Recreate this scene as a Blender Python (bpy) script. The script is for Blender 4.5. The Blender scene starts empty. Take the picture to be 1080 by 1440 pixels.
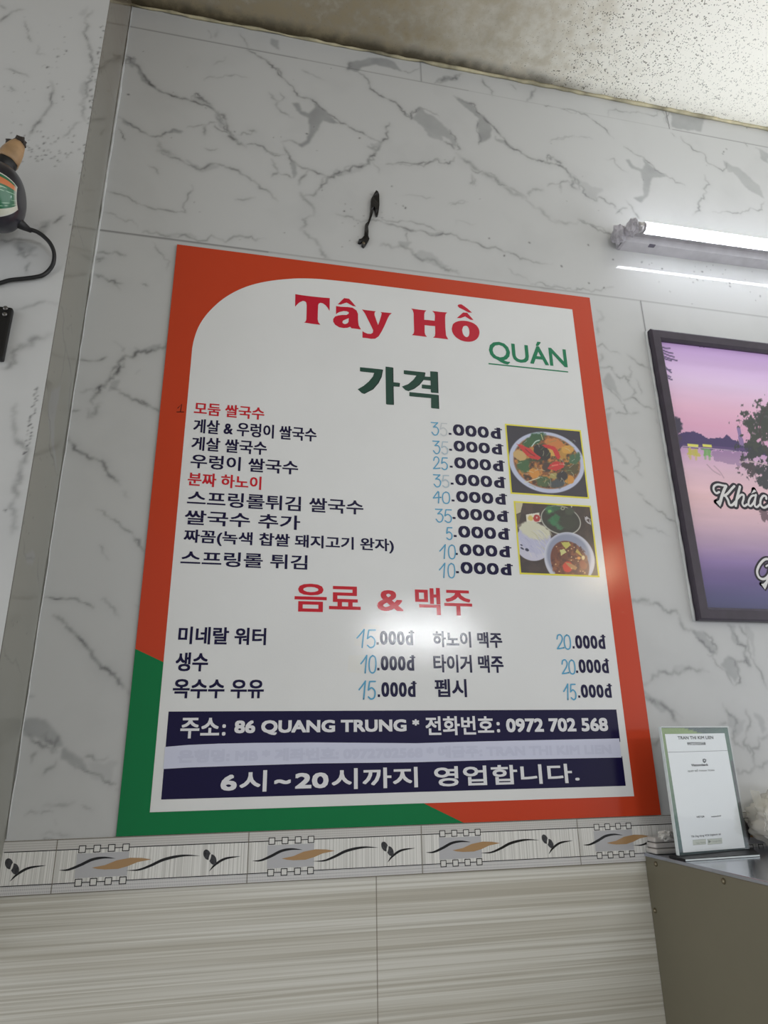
import bpy, bmesh, math, random
import numpy as np
from mathutils import Vector, Matrix
from mathutils.geometry import tessellate_polygon

random.seed(7)
RNG = np.random.default_rng(7)
scene = bpy.context.scene
COL = scene.collection

# ------------------------------------------------------------------ camera
# pose solved from the rectangle of the menu board (1.0 m x 1.2 m on the wall y = 0)
CAM_C = np.array([0.17226943, -1.30510357, 1.38023196])
CAM_F = 961.28
CAM_R = np.array([[0.9774764437777219, -0.21041509636416356, -0.01628769725030847],
                  [0.05477264515307803, 0.32746110793626837, -0.9432757709875127],
                  [0.2038130496376347, 0.9211377258647109, 0.33161051066906144]])   # rows: right, down, forward
cd = bpy.data.cameras.new('camera')
cd.sensor_fit = 'VERTICAL'; cd.sensor_height = 36.0; cd.lens = 36.0 * CAM_F / 1440.0
cd.clip_start = 0.02
cam = bpy.data.objects.new('camera', cd); COL.objects.link(cam)
mw = Matrix.Identity(4)
for i in range(3):
    mw[i][0] = CAM_R[0][i]; mw[i][1] = -CAM_R[1][i]; mw[i][2] = -CAM_R[2][i]; mw[i][3] = CAM_C[i]
cam.matrix_world = mw
scene.camera = cam

# ------------------------------------------------------------------ light and exposure
scene.view_settings.view_transform = 'Standard'
scene.view_settings.look = 'None'
scene.view_settings.gamma = 1.0
scene.view_settings.use_curve_mapping = False
scene.view_settings.exposure = 0.22
WORLD_STRENGTH = 0.17
SIDE_R, SIDE_L = 1.25, 1.15
TUBE_STRENGTH = 25.0
BACK_TUBE_W = 8.5
BULB_W = 7.0
w = bpy.data.worlds.new('world'); scene.world = w; w.use_nodes = True
bg = w.node_tree.nodes['Background']
# glow added from both sides, dimmed opposite the wall to keep reflections dark
wt = w.node_tree
_tc = wt.nodes.new('ShaderNodeTexCoord'); _sp = wt.nodes.new('ShaderNodeSeparateXYZ'); wt.links.new(_tc.outputs['Generated'], _sp.inputs[0])
def _wm(t, *io):
    n = wt.nodes.new(t)
    for i, v in io:
        if isinstance(v, (int, float)): n.inputs[i].default_value = v
        else: wt.links.new(v, n.inputs[i])
    return n
_right = _wm('ShaderNodeMapRange', (0, _sp.outputs[0]), (1, .42), (2, .80), (3, 0.0), (4, SIDE_R)).outputs[0]
_left = _wm('ShaderNodeMapRange', (0, _sp.outputs[0]), (1, -.42), (2, -.80), (3, 0.0), (4, SIDE_L)).outputs[0]
_s1 = _wm('ShaderNodeMath', (0, _right), (1, _left)).outputs[0]
_s2 = _wm('ShaderNodeMath', (0, _s1), (1, WORLD_STRENGTH)).outputs[0]
bg.inputs[0].default_value = (0.95, 0.975, 1.0, 1); wt.links.new(_s2, bg.inputs[1])

def area(name, loc, target, sx, sy, watts, col):
    l = bpy.data.lights.new(name, 'AREA'); l.shape = 'RECTANGLE'; l.size = sx; l.size_y = sy
    l.energy = watts; l.color = col
    o = bpy.data.objects.new(name, l); COL.objects.link(o); o.location = loc
    o.rotation_euler = (Vector(target) - Vector(loc)).to_track_quat('-Z', 'Y').to_euler()
    return o
area('room_tube_light', (1.36, -3.0, 2.11), (1.30, 0, 1.9), 0.64, 0.06, BACK_TUBE_W, (0.95, 0.98, 1.0))
bl = bpy.data.lights.new('room_bulb_light', 'POINT'); bl.energy = BULB_W; bl.shadow_soft_size = 0.07; bl.color = (1.0, 0.78, 0.5)
blo = bpy.data.objects.new('room_bulb_light', bl); COL.objects.link(blo); blo.location = (2.70, -3.0, 2.59)

# ------------------------------------------------------------------ measuring helpers (photo pixel -> point on a plane of the room)
def ray(px, py):
    return CAM_R.T @ np.array([(px - 540) / CAM_F, (py - 720) / CAM_F, 1.0])
def onp(px, py, axis=1, val=0.0):
    d = ray(px, py); return CAM_C + d * ((val - CAM_C[axis]) / d[axis])
def W(px, py):
    q = onp(px, py); return (q[0], q[2])
def crop(x0, y0, s):
    return lambda pts: [W(x0 + x * s, y0 + y * s) for x, y in pts]
def PX(x, z, y=0.0):
    """numpy: points on plane y -> pixel coordinates"""
    p = np.stack([x - CAM_C[0], np.full_like(x, y) - CAM_C[1], z - CAM_C[2]], -1) @ CAM_R.T
    return p[..., 0] / p[..., 2] * CAM_F + 540, p[..., 1] / p[..., 2] * CAM_F + 720

# ------------------------------------------------------------------ materials
def lin(c):
    r = []
    for v in c[:3]:
        v /= 255.0
        r.append(v / 12.92 if v <= 0.04045 else ((v + 0.055) / 1.055) ** 2.4)
    return (*r, 1.0)
def mat(name, rgb, rough=0.5, metal=0.0, coat=0.0, coat_rough=0.05, spec=0.5, bump=None, var=None, trans=0.0, alpha=1.0):
    m = bpy.data.materials.new(name); m.use_nodes = True
    nt = m.node_tree; b = nt.nodes['Principled BSDF']
    c = lin(rgb)
    b.inputs['Base Color'].default_value = c
    b.inputs['Roughness'].default_value = rough
    b.inputs['Metallic'].default_value = metal
    b.inputs['Specular IOR Level'].default_value = spec
    b.inputs['Coat Weight'].default_value = coat
    b.inputs['Coat Roughness'].default_value = coat_rough
    b.inputs['Transmission Weight'].default_value = trans
    b.inputs['Alpha'].default_value = alpha
    tc = nt.nodes.new('ShaderNodeTexCoord')
    if bump:
        n = nt.nodes.new('ShaderNodeTexNoise'); n.inputs['Scale'].default_value = bump[0]; n.inputs['Detail'].default_value = 2
        nt.links.new(tc.outputs['Object'], n.inputs['Vector'])
        bp = nt.nodes.new('ShaderNodeBump'); bp.inputs['Strength'].default_value = bump[1]; bp.inputs['Distance'].default_value = bump[2]
        nt.links.new(n.outputs['Fac'], bp.inputs['Height'])
        nt.links.new(bp.outputs['Normal'], b.inputs['Normal']); nt.links.new(bp.outputs['Normal'], b.inputs['Coat Normal'])
    if var:
        n = nt.nodes.new('ShaderNodeTexNoise'); n.inputs['Scale'].default_value = var[0]; n.inputs['Detail'].default_value = 5
        nt.links.new(tc.outputs['Object'], n.inputs['Vector'])
        mr = nt.nodes.new('ShaderNodeMapRange'); mr.inputs[1].default_value = 0.3; mr.inputs[2].default_value = 0.7
        mr.inputs[3].default_value = 1 - var[1]; mr.inputs[4].default_value = 1 + var[1]
        nt.links.new(n.outputs['Fac'], mr.inputs[0])
        mx = nt.nodes.new('ShaderNodeVectorMath'); mx.operation = 'SCALE'; mx.inputs[0].default_value = c[:3]
        nt.links.new(mr.outputs[0], mx.inputs['Scale']); nt.links.new(mx.outputs[0], b.inputs['Base Color'])
    return m
def sign_mat(name, rgb, var=None):
    return mat(name, rgb, rough=0.40, coat=0.7, coat_rough=0.08, spec=0.16, bump=(420, 0.18, 0.0006), var=var)
def color_attr_mat(name, attr, rough=0.4, coat=0.0, coat_rough=0.1, bump=None):
    m = mat(name, (200, 200, 200), rough=rough, coat=coat, coat_rough=coat_rough, bump=bump)
    nt = m.node_tree; a = nt.nodes.new('ShaderNodeAttribute'); a.attribute_name = attr
    nt.links.new(a.outputs['Color'], nt.nodes['Principled BSDF'].inputs['Base Color'])
    return m

# ------------------------------------------------------------------ object helpers
def link(o, parent=None):
    COL.objects.link(o)
    if parent is not None:
        o.parent = parent
    return o
def tag(o, label=None, cat=None, group=None, kind=None):
    if label: o['label'] = label
    if cat: o['category'] = cat
    if group: o['group'] = group
    if kind: o['kind'] = kind
    return o
def empty(name, loc, label, cat, rot=(0, 0, 0), group=None):
    o = bpy.data.objects.new(name, None); COL.objects.link(o); o.empty_display_size = 0.05
    o.location = loc; o.rotation_euler = rot
    bpy.context.view_layer.update()
    return tag(o, label, cat, group)
def put(o, parent):
    """parent an object whose mesh is in world coordinates, keeping it in place"""
    bpy.context.view_layer.update()
    o.parent = parent; o.matrix_parent_inverse = parent.matrix_world.inverted()
    return o
def mesh_obj(name, verts, faces, mats, midx=None, parent=None, smooth=False):
    me = bpy.data.meshes.new(name); me.from_pydata([tuple(v) for v in verts], [], [tuple(f) for f in faces])
    for m in (mats if isinstance(mats, (list, tuple)) else [mats]): me.materials.append(m)
    if midx is not None: me.polygons.foreach_set('material_index', midx)
    if smooth: me.polygons.foreach_set('use_smooth', [True] * len(me.polygons))
    me.update()
    o = bpy.data.objects.new(name, me); COL.objects.link(o)
    if parent is not None: put(o, parent)
    return o
def bm_obj(name, bm, mats, parent=None, smooth=False, angle=None):
    me = bpy.data.meshes.new(name); bm.normal_update(); bm.to_mesh(me); bm.free()
    for m in (mats if isinstance(mats, (list, tuple)) else [mats]): me.materials.append(m)
    if smooth: me.polygons.foreach_set('use_smooth', [True] * len(me.polygons))
    o = bpy.data.objects.new(name, me); COL.objects.link(o)
    if parent is not None: put(o, parent)
    return o
def add_box(bm, x0, x1, y0, y1, z0, z1, bevel=0.0, mi=0):
    r = bmesh.ops.create_cube(bm, size=1.0)
    vs = r['verts']
    for v in vs:
        v.co = Vector(((x0 + x1) / 2 + v.co.x * (x1 - x0), (y0 + y1) / 2 + v.co.y * (y1 - y0), (z0 + z1) / 2 + v.co.z * (z1 - z0)))
    fs = {f for v in vs for f in v.link_faces}
    for f in fs: f.material_index = mi
    if bevel:
        es = list({e for v in vs for e in v.link_edges})
        bmesh.ops.bevel(bm, geom=es, offset=bevel, segments=2, affect='EDGES', profile=0.6)
def box_obj(name, x0, x1, y0, y1, z0, z1, m, parent=None, bevel=0.0):
    bm = bmesh.new(); add_box(bm, x0, x1, y0, y1, z0, z1, bevel)
    return bm_obj(name, bm, m, parent)
def tube_mesh(bm, pts, rad, n=10, mi=0, cap=True):
    pts = [Vector(p) for p in pts]; rads = rad if isinstance(rad, (list, tuple)) else [rad] * len(pts)
    rings = []; ref = None
    for i, p in enumerate(pts):
        t = (pts[min(i + 1, len(pts) - 1)] - pts[max(i - 1, 0)]).normalized()
        if ref is None:
            ref = Vector((0, 0, 1)) if abs(t.z) < 0.9 else Vector((1, 0, 0))
        u = (ref - t * ref.dot(t)).normalized(); v = t.cross(u); ref = u
        rings.append([bm.verts.new(p + (u * math.cos(2 * math.pi * k / n) + v * math.sin(2 * math.pi * k / n)) * rads[i]) for k in range(n)])
    for a, b in zip(rings, rings[1:]):
        for k in range(n):
            f = bm.faces.new((a[k], a[(k + 1) % n], b[(k + 1) % n], b[k])); f.material_index = mi; f.smooth = True
    if cap:
        for r_, rev in ((rings[0], True), (rings[-1], False)):
            f = bm.faces.new(list(reversed(r_)) if rev else r_); f.material_index = mi
def lathe(bm, prof, n=32, axis='x', center=(0, 0, 0), mi=0):
    """prof: list of (position along axis, radius)"""
    c = Vector(center); rings = []
    for a, r in prof:
        ring = []
        for k in range(n):
            q = 2 * math.pi * k / n; cs, sn = math.cos(q) * r, math.sin(q) * r
            p = {'x': (a, cs, sn), 'y': (cs, a, sn), 'z': (cs, sn, a)}[axis]
            ring.append(bm.verts.new(c + Vector(p)))
        rings.append(ring)
    for a, b in zip(rings, rings[1:]):
        for k in range(n):
            f = bm.faces.new((a[k], a[(k + 1) % n], b[(k + 1) % n], b[k])); f.smooth = True; f.material_index = mi
    for r_ in (rings[0], rings[-1]):
        f = bm.faces.new(r_); f.material_index = mi
    bmesh.ops.recalc_face_normals(bm, faces=bm.faces)
def catmull(pts, n=8):
    P = [np.array(p, float) for p in pts]
    if len(P) < 3: return [tuple(p) for p in P]
    out = []
    Q = [2 * P[0] - P[1]] + P + [2 * P[-1] - P[-2]]
    for i in range(1, len(Q) - 2):
        for k in range(n):
            t = k / n
            out.append(tuple(0.5 * (2 * Q[i] + (Q[i + 1] - Q[i - 1]) * t + (2 * Q[i - 1] - 5 * Q[i] + 4 * Q[i + 1] - Q[i + 2]) * t * t
                                    + (3 * Q[i] - Q[i - 1] - 3 * Q[i + 1] + Q[i + 2]) * t ** 3)))
    out.append(tuple(P[-1]))
    return out

class Flat:
    """printing: flat shapes laid on a plane; (u, v) -> O + u U + v V, lifted along N"""
    def __init__(s, O=(0, 0, 0), U=(1, 0, 0), V=(0, 0, 1), N=(0, -1, 0)):
        s.O, s.U, s.V, s.N = map(Vector, (O, U, V, N)); s.v = []; s.f = []; s.mi = []; s.step = 0
    def P(s, u, v, h): return s.O + s.U * u + s.V * v + s.N * h
    def poly(s, loops, h, mi=0):
        if not isinstance(loops[0][0], (tuple, list)): loops = [loops]
        base = len(s.v); flat = [p for l in loops for p in l]
        s.v += [s.P(p[0], p[1], h) for p in flat]
        for t in tessellate_polygon([[Vector((p[0], p[1], 0)) for p in l] for l in loops]):
            a, b, c = (flat[i] for i in t)
            cr = (b[0] - a[0]) * (c[1] - a[1]) - (b[1] - a[1]) * (c[0] - a[0])
            if abs(cr) < 1e-12: continue
            s.f.append(tuple(base + i for i in (t if cr > 0 else t[::-1]))); s.mi.append(mi)
    def rect(s, u0, u1, v0, v1, h, mi=0): s.poly([(u0, v0), (u1, v0), (u1, v1), (u0, v1)], h, mi)
    def disc(s, u, v, ru, rv, h, mi=0, n=20, rot=0.0):
        c, q = math.cos(rot), math.sin(rot)
        pts = []
        for k in range(n):
            a = 2 * math.pi * k / n; x, y = ru * math.cos(a), rv * math.sin(a)
            pts.append((u + x * c - y * q, v + x * q + y * c))
        s.poly(pts, h, mi)
    def stroke(s, pts, wd, h, mi=0, smooth=8, caps=True, eps=2e-6):
        P = catmull(pts, smooth) if smooth else pts
        n = len(P); ws = [wd] * n if not callable(wd) else [wd(i / (n - 1)) for i in range(n)]
        L = []; R = []
        for i in range(n):
            a, b = P[max(i - 1, 0)], P[min(i + 1, n - 1)]
            dx, dy = b[0] - a[0], b[1] - a[1]; d = math.hypot(dx, dy) or 1e-9
            nx, ny = -dy / d * ws[i] / 2, dx / d * ws[i] / 2
            L.append((P[i][0] + nx, P[i][1] + ny)); R.append((P[i][0] - nx, P[i][1] - ny))
        for i in range(n - 1):
            b = len(s.v); hh = h + (i % 40) * eps
            s.v += [s.P(*R[i], hh), s.P(*R[i + 1], hh), s.P(*L[i + 1], hh), s.P(*L[i], hh)]
            s.f.append((b, b + 1, b + 2, b + 3)); s.mi.append(mi)
        if caps:
            for q, ww in ((P[0], ws[0]), (P[-1], ws[-1])):
                if ww > 1e-5: s.disc(q[0], q[1], ww / 2, ww / 2, h + 3e-5, mi, 12)
    def raw(s, verts2, faces, h, mi=0):
        b = len(s.v); s.v += [s.P(p[0], p[1], h) for p in verts2]
        s.f += [tuple(b + i for i in f) for f in faces]; s.mi += [mi] * len(faces)
    def build(s, name, mats, parent=None):
        return mesh_obj(name, s.v, s.f, mats, s.mi, parent)

_tc = {}
def text_mesh(body):
    if body in _tc: return _tc[body]
    c = bpy.data.curves.new('t', 'FONT'); c.body = body; c.size = 1.0; c.resolution_u = 3
    o = bpy.data.objects.new('t', c); COL.objects.link(o)
    dg = bpy.context.evaluated_depsgraph_get(); dg.update()
    me = bpy.data.meshes.new_from_object(o.evaluated_get(dg))
    V = np.array([v.co[:2] for v in me.vertices]); F = [tuple(p.vertices) for p in me.polygons]
    bpy.data.objects.remove(o); bpy.data.curves.remove(c); bpy.data.meshes.remove(me)
    _tc[body] = (V, F); return V, F
def text(fl, body, u0, u1, v0, v1, h, mi=0, bold=0.0, boldx=None, bar=False):
    """set a line of lettering into the box u0..u1 x v0..v1; bold = half stroke added, in metres; bar = Vietnamese d with bar at the end"""
    V, F = text_mesh(body); mn, mx = V.min(0), V.max(0)
    bx = bold if boldx is None else boldx
    sx = (u1 - u0 - 2 * bx) / (mx[0] - mn[0]); sy = (v1 - v0 - 2 * bold) / (mx[1] - mn[1])
    Q = (V - mn) * [sx, sy] + [u0 + bx, v0 + bold]
    offs = [(0, 0)]
    if bold or bx:
        offs = [(math.cos(a), math.sin(a)) for a in np.arange(8) * math.pi / 4]
        offs = [(bx * (1 if c > .4 else -1 if c < -.4 else 0), bold * (1 if s_ > .4 else -1 if s_ < -.4 else 0)) for c, s_ in offs] + [(0, 0)]
    for i, (a, b) in enumerate(offs):
        fl.raw(Q + [a, b], F, h + i * 1.2e-5, mi)
    if bar:
        wd = (u1 - u0); hh = v1 - v0
        fl.rect(u1 - bar * 0.62 * wd, u1 + bar * 0.10 * wd, v0 + hh * 0.79, v0 + hh * 0.89, h + 1.4e-4, mi)
def tbox(c, L, R):
    """crop-space left/right ink edges (x, ytop, ybottom) -> wall box"""
    x0, y0, s = c
    lt = W(x0 + L[0] * s, y0 + L[1] * s); lb = W(x0 + L[0] * s, y0 + L[2] * s)
    rt = W(x0 + R[0] * s, y0 + R[1] * s); rb = W(x0 + R[0] * s, y0 + R[2] * s)
    return (lt[0] + lb[0]) / 2, (rt[0] + rb[0]) / 2, (lb[1] + rb[1]) / 2, (lt[1] + rt[1]) / 2

# ------------------------------------------------------------------ numpy noise and painting
def vnoise(X, Y, scale, seed=0, octaves=3):
    out = np.zeros_like(X); amp = 1.0; tot = 0
    rng = np.random.default_rng(seed)
    for o in range(octaves):
        T = rng.random((64, 64)); x = X * scale; y = Y * scale
        xi = np.floor(x).astype(int); yi = np.floor(y).astype(int); fx = x - xi; fy = y - yi
        fx = fx * fx * (3 - 2 * fx); fy = fy * fy * (3 - 2 * fy)
        g = lambda i, j: T[(xi + i) % 64, (yi + j) % 64]
        out += amp * ((g(0, 0) * (1 - fx) + g(1, 0) * fx) * (1 - fy) + (g(0, 1) * (1 - fx) + g(1, 1) * fx) * fy)
        tot += amp; amp *= 0.5; scale *= 2.03
    return out / tot
def inpoly(X, Y, poly):
    r = np.zeros(X.shape, bool); n = len(poly)
    for i in range(n):
        x1, y1 = poly[i]; x2, y2 = poly[(i + 1) % n]
        c = (y1 > Y) != (y2 > Y)
        if y1 != y2:
            r ^= c & (X < (x2 - x1) * (Y - y1) / (y2 - y1) + x1)
    return r
class Paint:
    """paints a print or a stone pattern as a colour per mesh vertex; coordinates are those of the measured drawing"""
    def __init__(s, X, Y): s.X, s.Y = X, Y; s.C = np.zeros(X.shape + (3,)); s.N = (vnoise(X, Y, 0.11, 3), vnoise(X, Y, 0.11, 4))
    def fill(s, m, col, a=1.0):
        m = np.clip(m * a, 0, 1)[..., None]; s.C = s.C * (1 - m) + np.array(col, float) * m
    def ell(s, cx, cy, rx, ry, col, rot=0, soft=0.12, wob=0.0, a=1.0):
        q = math.radians(rot); dx, dy = s.X - cx, s.Y - cy
        u = (dx * math.cos(q) + dy * math.sin(q)) / rx; v = (-dx * math.sin(q) + dy * math.cos(q)) / ry
        d = np.hypot(u, v) + (s.N[0] - 0.5) * wob
        s.fill(np.clip((1 - d) / soft + 0.5, 0, 1), col, a)
    def poly(s, pts, col, wob=0.0, a=1.0):
        s.fill(inpoly(s.X + (s.N[0] - .5) * wob, s.Y + (s.N[1] - .5) * wob, pts).astype(float), col, a)
    def line(s, pts, wd, col, a=1.0, smooth=6):
        P = catmull(pts, smooth) if smooth else pts
        d = np.full(s.X.shape, 1e9)
        for (x1, y1), (x2, y2) in zip(P, P[1:]):
            L = (x2 - x1) ** 2 + (y2 - y1) ** 2 + 1e-9
            t = np.clip(((s.X - x1) * (x2 - x1) + (s.Y - y1) * (y2 - y1)) / L, 0, 1)
            d = np.minimum(d, np.hypot(s.X - x1 - t * (x2 - x1), s.Y - y1 - t * (y2 - y1)))
        s.fill(np.clip((wd / 2 - d) / (wd * 0.3) + 0.5, 0, 1), col, a)
def srgb2lin(a):
    a = np.clip(a / 255.0, 0, 1); return np.where(a <= 0.04045, a / 12.92, ((a + 0.055) / 1.055) ** 2.4)
def grid_faces(nu, nv):
    i = np.arange(nv - 1)[:, None] * nu + np.arange(nu - 1)[None, :]
    return np.stack([i, i + 1, i + nu + 1, i + nu], -1).reshape(-1, 4)
def fast_mesh(name, V, F, mats, midx=None):
    me = bpy.data.meshes.new(name)
    me.vertices.add(len(V)); me.vertices.foreach_set('co', np.asarray(V, np.float32).ravel())
    me.loops.add(F.size); me.loops.foreach_set('vertex_index', F.astype(np.int32).ravel())
    me.polygons.add(len(F)); me.polygons.foreach_set('loop_start', np.arange(0, F.size, 4, dtype=np.int32))
    for m in mats: me.materials.append(m)
    if midx is not None: me.polygons.foreach_set('material_index', midx.astype(np.int32))
    me.update(calc_edges=True); me.validate()
    return me
def color_grid(name, P, C, m, parent=None):
    """P: (nv, nu, 3) points, C: (nv, nu, 3) sRGB 0..255"""
    nv, nu = P.shape[:2]
    me = fast_mesh(name, P.reshape(-1, 3), grid_faces(nu, nv), [m])
    a = me.attributes.new('print', 'FLOAT_COLOR', 'POINT')
    c = np.ones((nv * nu, 4), np.float32); c[:, :3] = srgb2lin(C.reshape(-1, 3)); a.data.foreach_set('color', c.ravel())
    o = bpy.data.objects.new(name, me); COL.objects.link(o)
    if parent is not None: put(o, parent)
    return o

# ================================================================== SETTING
CX = -0.168          # corner of the wall and the pilaster
PY = -0.176          # face of the pilaster
CEIL = 3.17
Z_BORDER_T, Z_BORDER_B = 1.2565, 1.1775

# ---- marble pattern: traced veins, drawn into a per-vertex field
class Stone:
    def __init__(s, x0, x1, z0, z1, step):
        s.xs = np.arange(x0, x1 + step * .5, step); s.zs = np.arange(z0, z1 + step * .5, step); s.st = step
        s.xs[-1] = x1; s.zs[-1] = z1
        s.X, s.Z = np.meshgrid(s.xs, s.zs); s.vein = np.zeros_like(s.X); s.patch = np.zeros_like(s.X)
        s.NX = vnoise(s.X, s.Z, 28, 11, 3) - .5; s.NZ = vnoise(s.X, s.Z, 28, 12, 3) - .5
    def seg(s, a, b, wd, st, arr):
        r = wd * 3
        i0 = max(0, int((min(a[0], b[0]) - r - s.xs[0]) / s.st)); i1 = int((max(a[0], b[0]) + r - s.xs[0]) / s.st) + 2
        j0 = max(0, int((min(a[1], b[1]) - r - s.zs[0]) / s.st)); j1 = int((max(a[1], b[1]) + r - s.zs[0]) / s.st) + 2
        if i1 <= i0 or j1 <= j0: return
        X, Z = s.X[j0:j1, i0:i1], s.Z[j0:j1, i0:i1]
        if X.size == 0: return
        L = (b[0] - a[0]) ** 2 + (b[1] - a[1]) ** 2 + 1e-12
        t = np.clip(((X - a[0]) * (b[0] - a[0]) + (Z - a[1]) * (b[1] - a[1])) / L, 0, 1)
        d = np.hypot(X - a[0] - t * (b[0] - a[0]), Z - a[1] - t * (b[1] - a[1]))
        arr[j0:j1, i0:i1] = np.maximum(arr[j0:j1, i0:i1], st * np.exp(-(d / wd) ** 2))
    def line(s, pts, wd=0.0022, st=0.8, rough=0.16, fuzz=True):
        P = [tuple(p) for p in pts]
        for it in range(3):
            Q = [P[0]]
            for a, b in zip(P, P[1:]):
                L = math.hypot(b[0] - a[0], b[1] - a[1])
                if L > 0.006:
                    k = random.gauss(0, rough * L * .7)
                    Q.append(((a[0] + b[0]) / 2 - (b[1] - a[1]) / L * k, (a[1] + b[1]) / 2 + (b[0] - a[0]) / L * k))
                Q.append(b)
            P = Q
        n = len(P); ph = random.random() * 9
        for i, (a, b) in enumerate(zip(P, P[1:])):
            t = i / max(1, n - 2); e = min(1, 4 * t + .35, 4 * (1 - t) + .35)
            k = (0.62 + 0.38 * math.sin(ph + i * 0.55) * math.sin(ph * 2 + i * .21)) * e
            s.seg(a, b, wd * (0.7 + 0.5 * random.random()), st * k, s.vein)
            if fuzz:
                s.seg(a, b, wd * 4.0, st * k * 0.22, s.patch)
    def area(s, pts, st=0.55, wob=0.035):
        xs = [p[0] for p in pts]; zs = [p[1] for p in pts]; r = 0.03
        i0 = max(0, int((min(xs) - r - s.xs[0]) / s.st)); i1 = int((max(xs) + r - s.xs[0]) / s.st) + 2
        j0 = max(0, int((min(zs) - r - s.zs[0]) / s.st)); j1 = int((max(zs) + r - s.zs[0]) / s.st) + 2
        if i1 <= i0 or j1 <= j0: return
        sl = (slice(j0, j1), slice(i0, i1))
        m = inpoly(s.X[sl] + s.NX[sl] * wob, s.Z[sl] + s.NZ[sl] * wob, pts).astype(float)
        if m.size == 0: return
        for _ in range(2):
            m[1:-1, 1:-1] = (m[1:-1, 1:-1] * 2 + m[:-2, 1:-1] + m[2:, 1:-1] + m[1:-1, :-2] + m[1:-1, 2:]) / 6
        s.patch[sl] = np.maximum(s.patch[sl], m * st * (0.75 + 0.5 * (s.NX[sl] + .5)))
    def dots(s, pts, r, st=0.95):
        for p in pts:
            s.seg(p, (p[0] + random.uniform(-1, 1) * r, p[1] + random.uniform(-1, 1) * r * 1.5), r, st * random.uniform(.5, 1), s.vein)

def stone_mat(name, base, grey=(140, 142, 144), dark=(72, 72, 74)):
    m = mat(name, base, rough=0.5, coat=1.0, coat_rough=0.035, spec=0.2)
    nt = m.node_tree; b = nt.nodes['Principled BSDF']
    def attr(n):
        a = nt.nodes.new('ShaderNodeAttribute'); a.attribute_name = n; return a.outputs['Fac']
    tc = nt.nodes.new('ShaderNodeTexCoord')
    n1 = nt.nodes.new('ShaderNodeTexNoise'); n1.inputs['Scale'].default_value = 5.5; n1.inputs['Detail'].default_value = 6
    nt.links.new(tc.outputs['Object'], n1.inputs['Vector'])
    r1 = nt.nodes.new('ShaderNodeMapRange'); r1.inputs[1].default_value = .52; r1.inputs[2].default_value = .78; r1.inputs[3].default_value = 0; r1.inputs[4].default_value = .16
    nt.links.new(n1.outputs['Fac'], r1.inputs[0])
    def mix(fac, a, col):
        x = nt.nodes.new('ShaderNodeMix'); x.data_type = 'RGBA'
        nt.links.new(fac, x.inputs[0])
        if isinstance(a, tuple): x.inputs[6].default_value = a
        else: nt.links.new(a, x.inputs[6])
        x.inputs[7].default_value = col; return x.outputs[2]
    c = mix(r1.outputs[0], lin(base), lin(grey)); c = mix(attr('patch'), c, lin(grey)); c = mix(attr('vein'), c, lin(dark))
    nt.links.new(c, b.inputs['Base Color'])
    return m
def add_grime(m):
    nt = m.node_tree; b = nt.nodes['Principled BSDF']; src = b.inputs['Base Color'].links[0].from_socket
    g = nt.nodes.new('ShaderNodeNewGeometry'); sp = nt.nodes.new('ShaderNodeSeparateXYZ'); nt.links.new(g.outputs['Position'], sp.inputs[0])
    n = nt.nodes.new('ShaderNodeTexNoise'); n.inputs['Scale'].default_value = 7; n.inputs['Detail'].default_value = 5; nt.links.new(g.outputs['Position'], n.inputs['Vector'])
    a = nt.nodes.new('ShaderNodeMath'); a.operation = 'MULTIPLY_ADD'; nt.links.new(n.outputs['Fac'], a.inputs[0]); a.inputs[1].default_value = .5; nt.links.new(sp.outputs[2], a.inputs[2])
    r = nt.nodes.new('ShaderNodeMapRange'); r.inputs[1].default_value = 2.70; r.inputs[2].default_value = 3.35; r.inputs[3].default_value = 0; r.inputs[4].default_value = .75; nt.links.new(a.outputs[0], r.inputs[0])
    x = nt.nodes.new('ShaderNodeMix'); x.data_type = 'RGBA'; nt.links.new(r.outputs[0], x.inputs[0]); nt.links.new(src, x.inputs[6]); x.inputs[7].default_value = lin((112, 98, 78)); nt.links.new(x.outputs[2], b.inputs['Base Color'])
M_MARBLE = stone_mat('white_marble_panel', (202, 203, 203))
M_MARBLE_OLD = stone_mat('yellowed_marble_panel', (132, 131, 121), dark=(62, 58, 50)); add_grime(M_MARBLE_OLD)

def stone_mesh(name, parts, mats):
    """parts: list of (Stone, function(X, Z) -> points, material index)"""
    Vs, Fs, Ms, ve, pa = [], [], [], [], []; off = 0
    for s, fn, mi in parts:
        V = fn(s.X, s.Z).reshape(-1, 3); F = grid_faces(len(s.xs), len(s.zs)) + off
        Vs.append(V); Fs.append(F); Ms.append(np.full(len(F), mi)); off += len(V)
        ve.append(np.clip(s.vein, 0, 1).ravel()); pa.append(np.clip(s.patch, 0, 1).ravel())
    me = fast_mesh(name, np.concatenate(Vs), np.concatenate(Fs), mats, np.concatenate(Ms))
    for n, d in (('vein', ve), ('patch', pa)):
        a = me.attributes.new(n, 'FLOAT', 'POINT'); a.data.foreach_set('value', np.concatenate(d).astype(np.float32))
    o = bpy.data.objects.new(name, me); COL.objects.link(o)
    return o

WS = Stone(CX, 2.75, Z_BORDER_T, CEIL, 0.0026)
A = crop(140, 20, .24074); B = crop(360, 60, .24074); Cc = crop(560, 100, .24074); D = crop(780, 120, .27778)
E_ = crop(120, 200, .35185); F_ = crop(500, 240, .35185); G = crop(820, 420, .19438); H = crop(840, 700, .29851)
I_ = crop(0, 700, .22222); J = crop(0, 1000, .18519); K = crop(0, 480, .22222)
def L(c, *pts, w=.0022, s=.8, r=.16): WS.line(c(pts), w, s, r)
def P(c, *pts, s=.55, w=.03): WS.area(c(pts), s, w)
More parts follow.
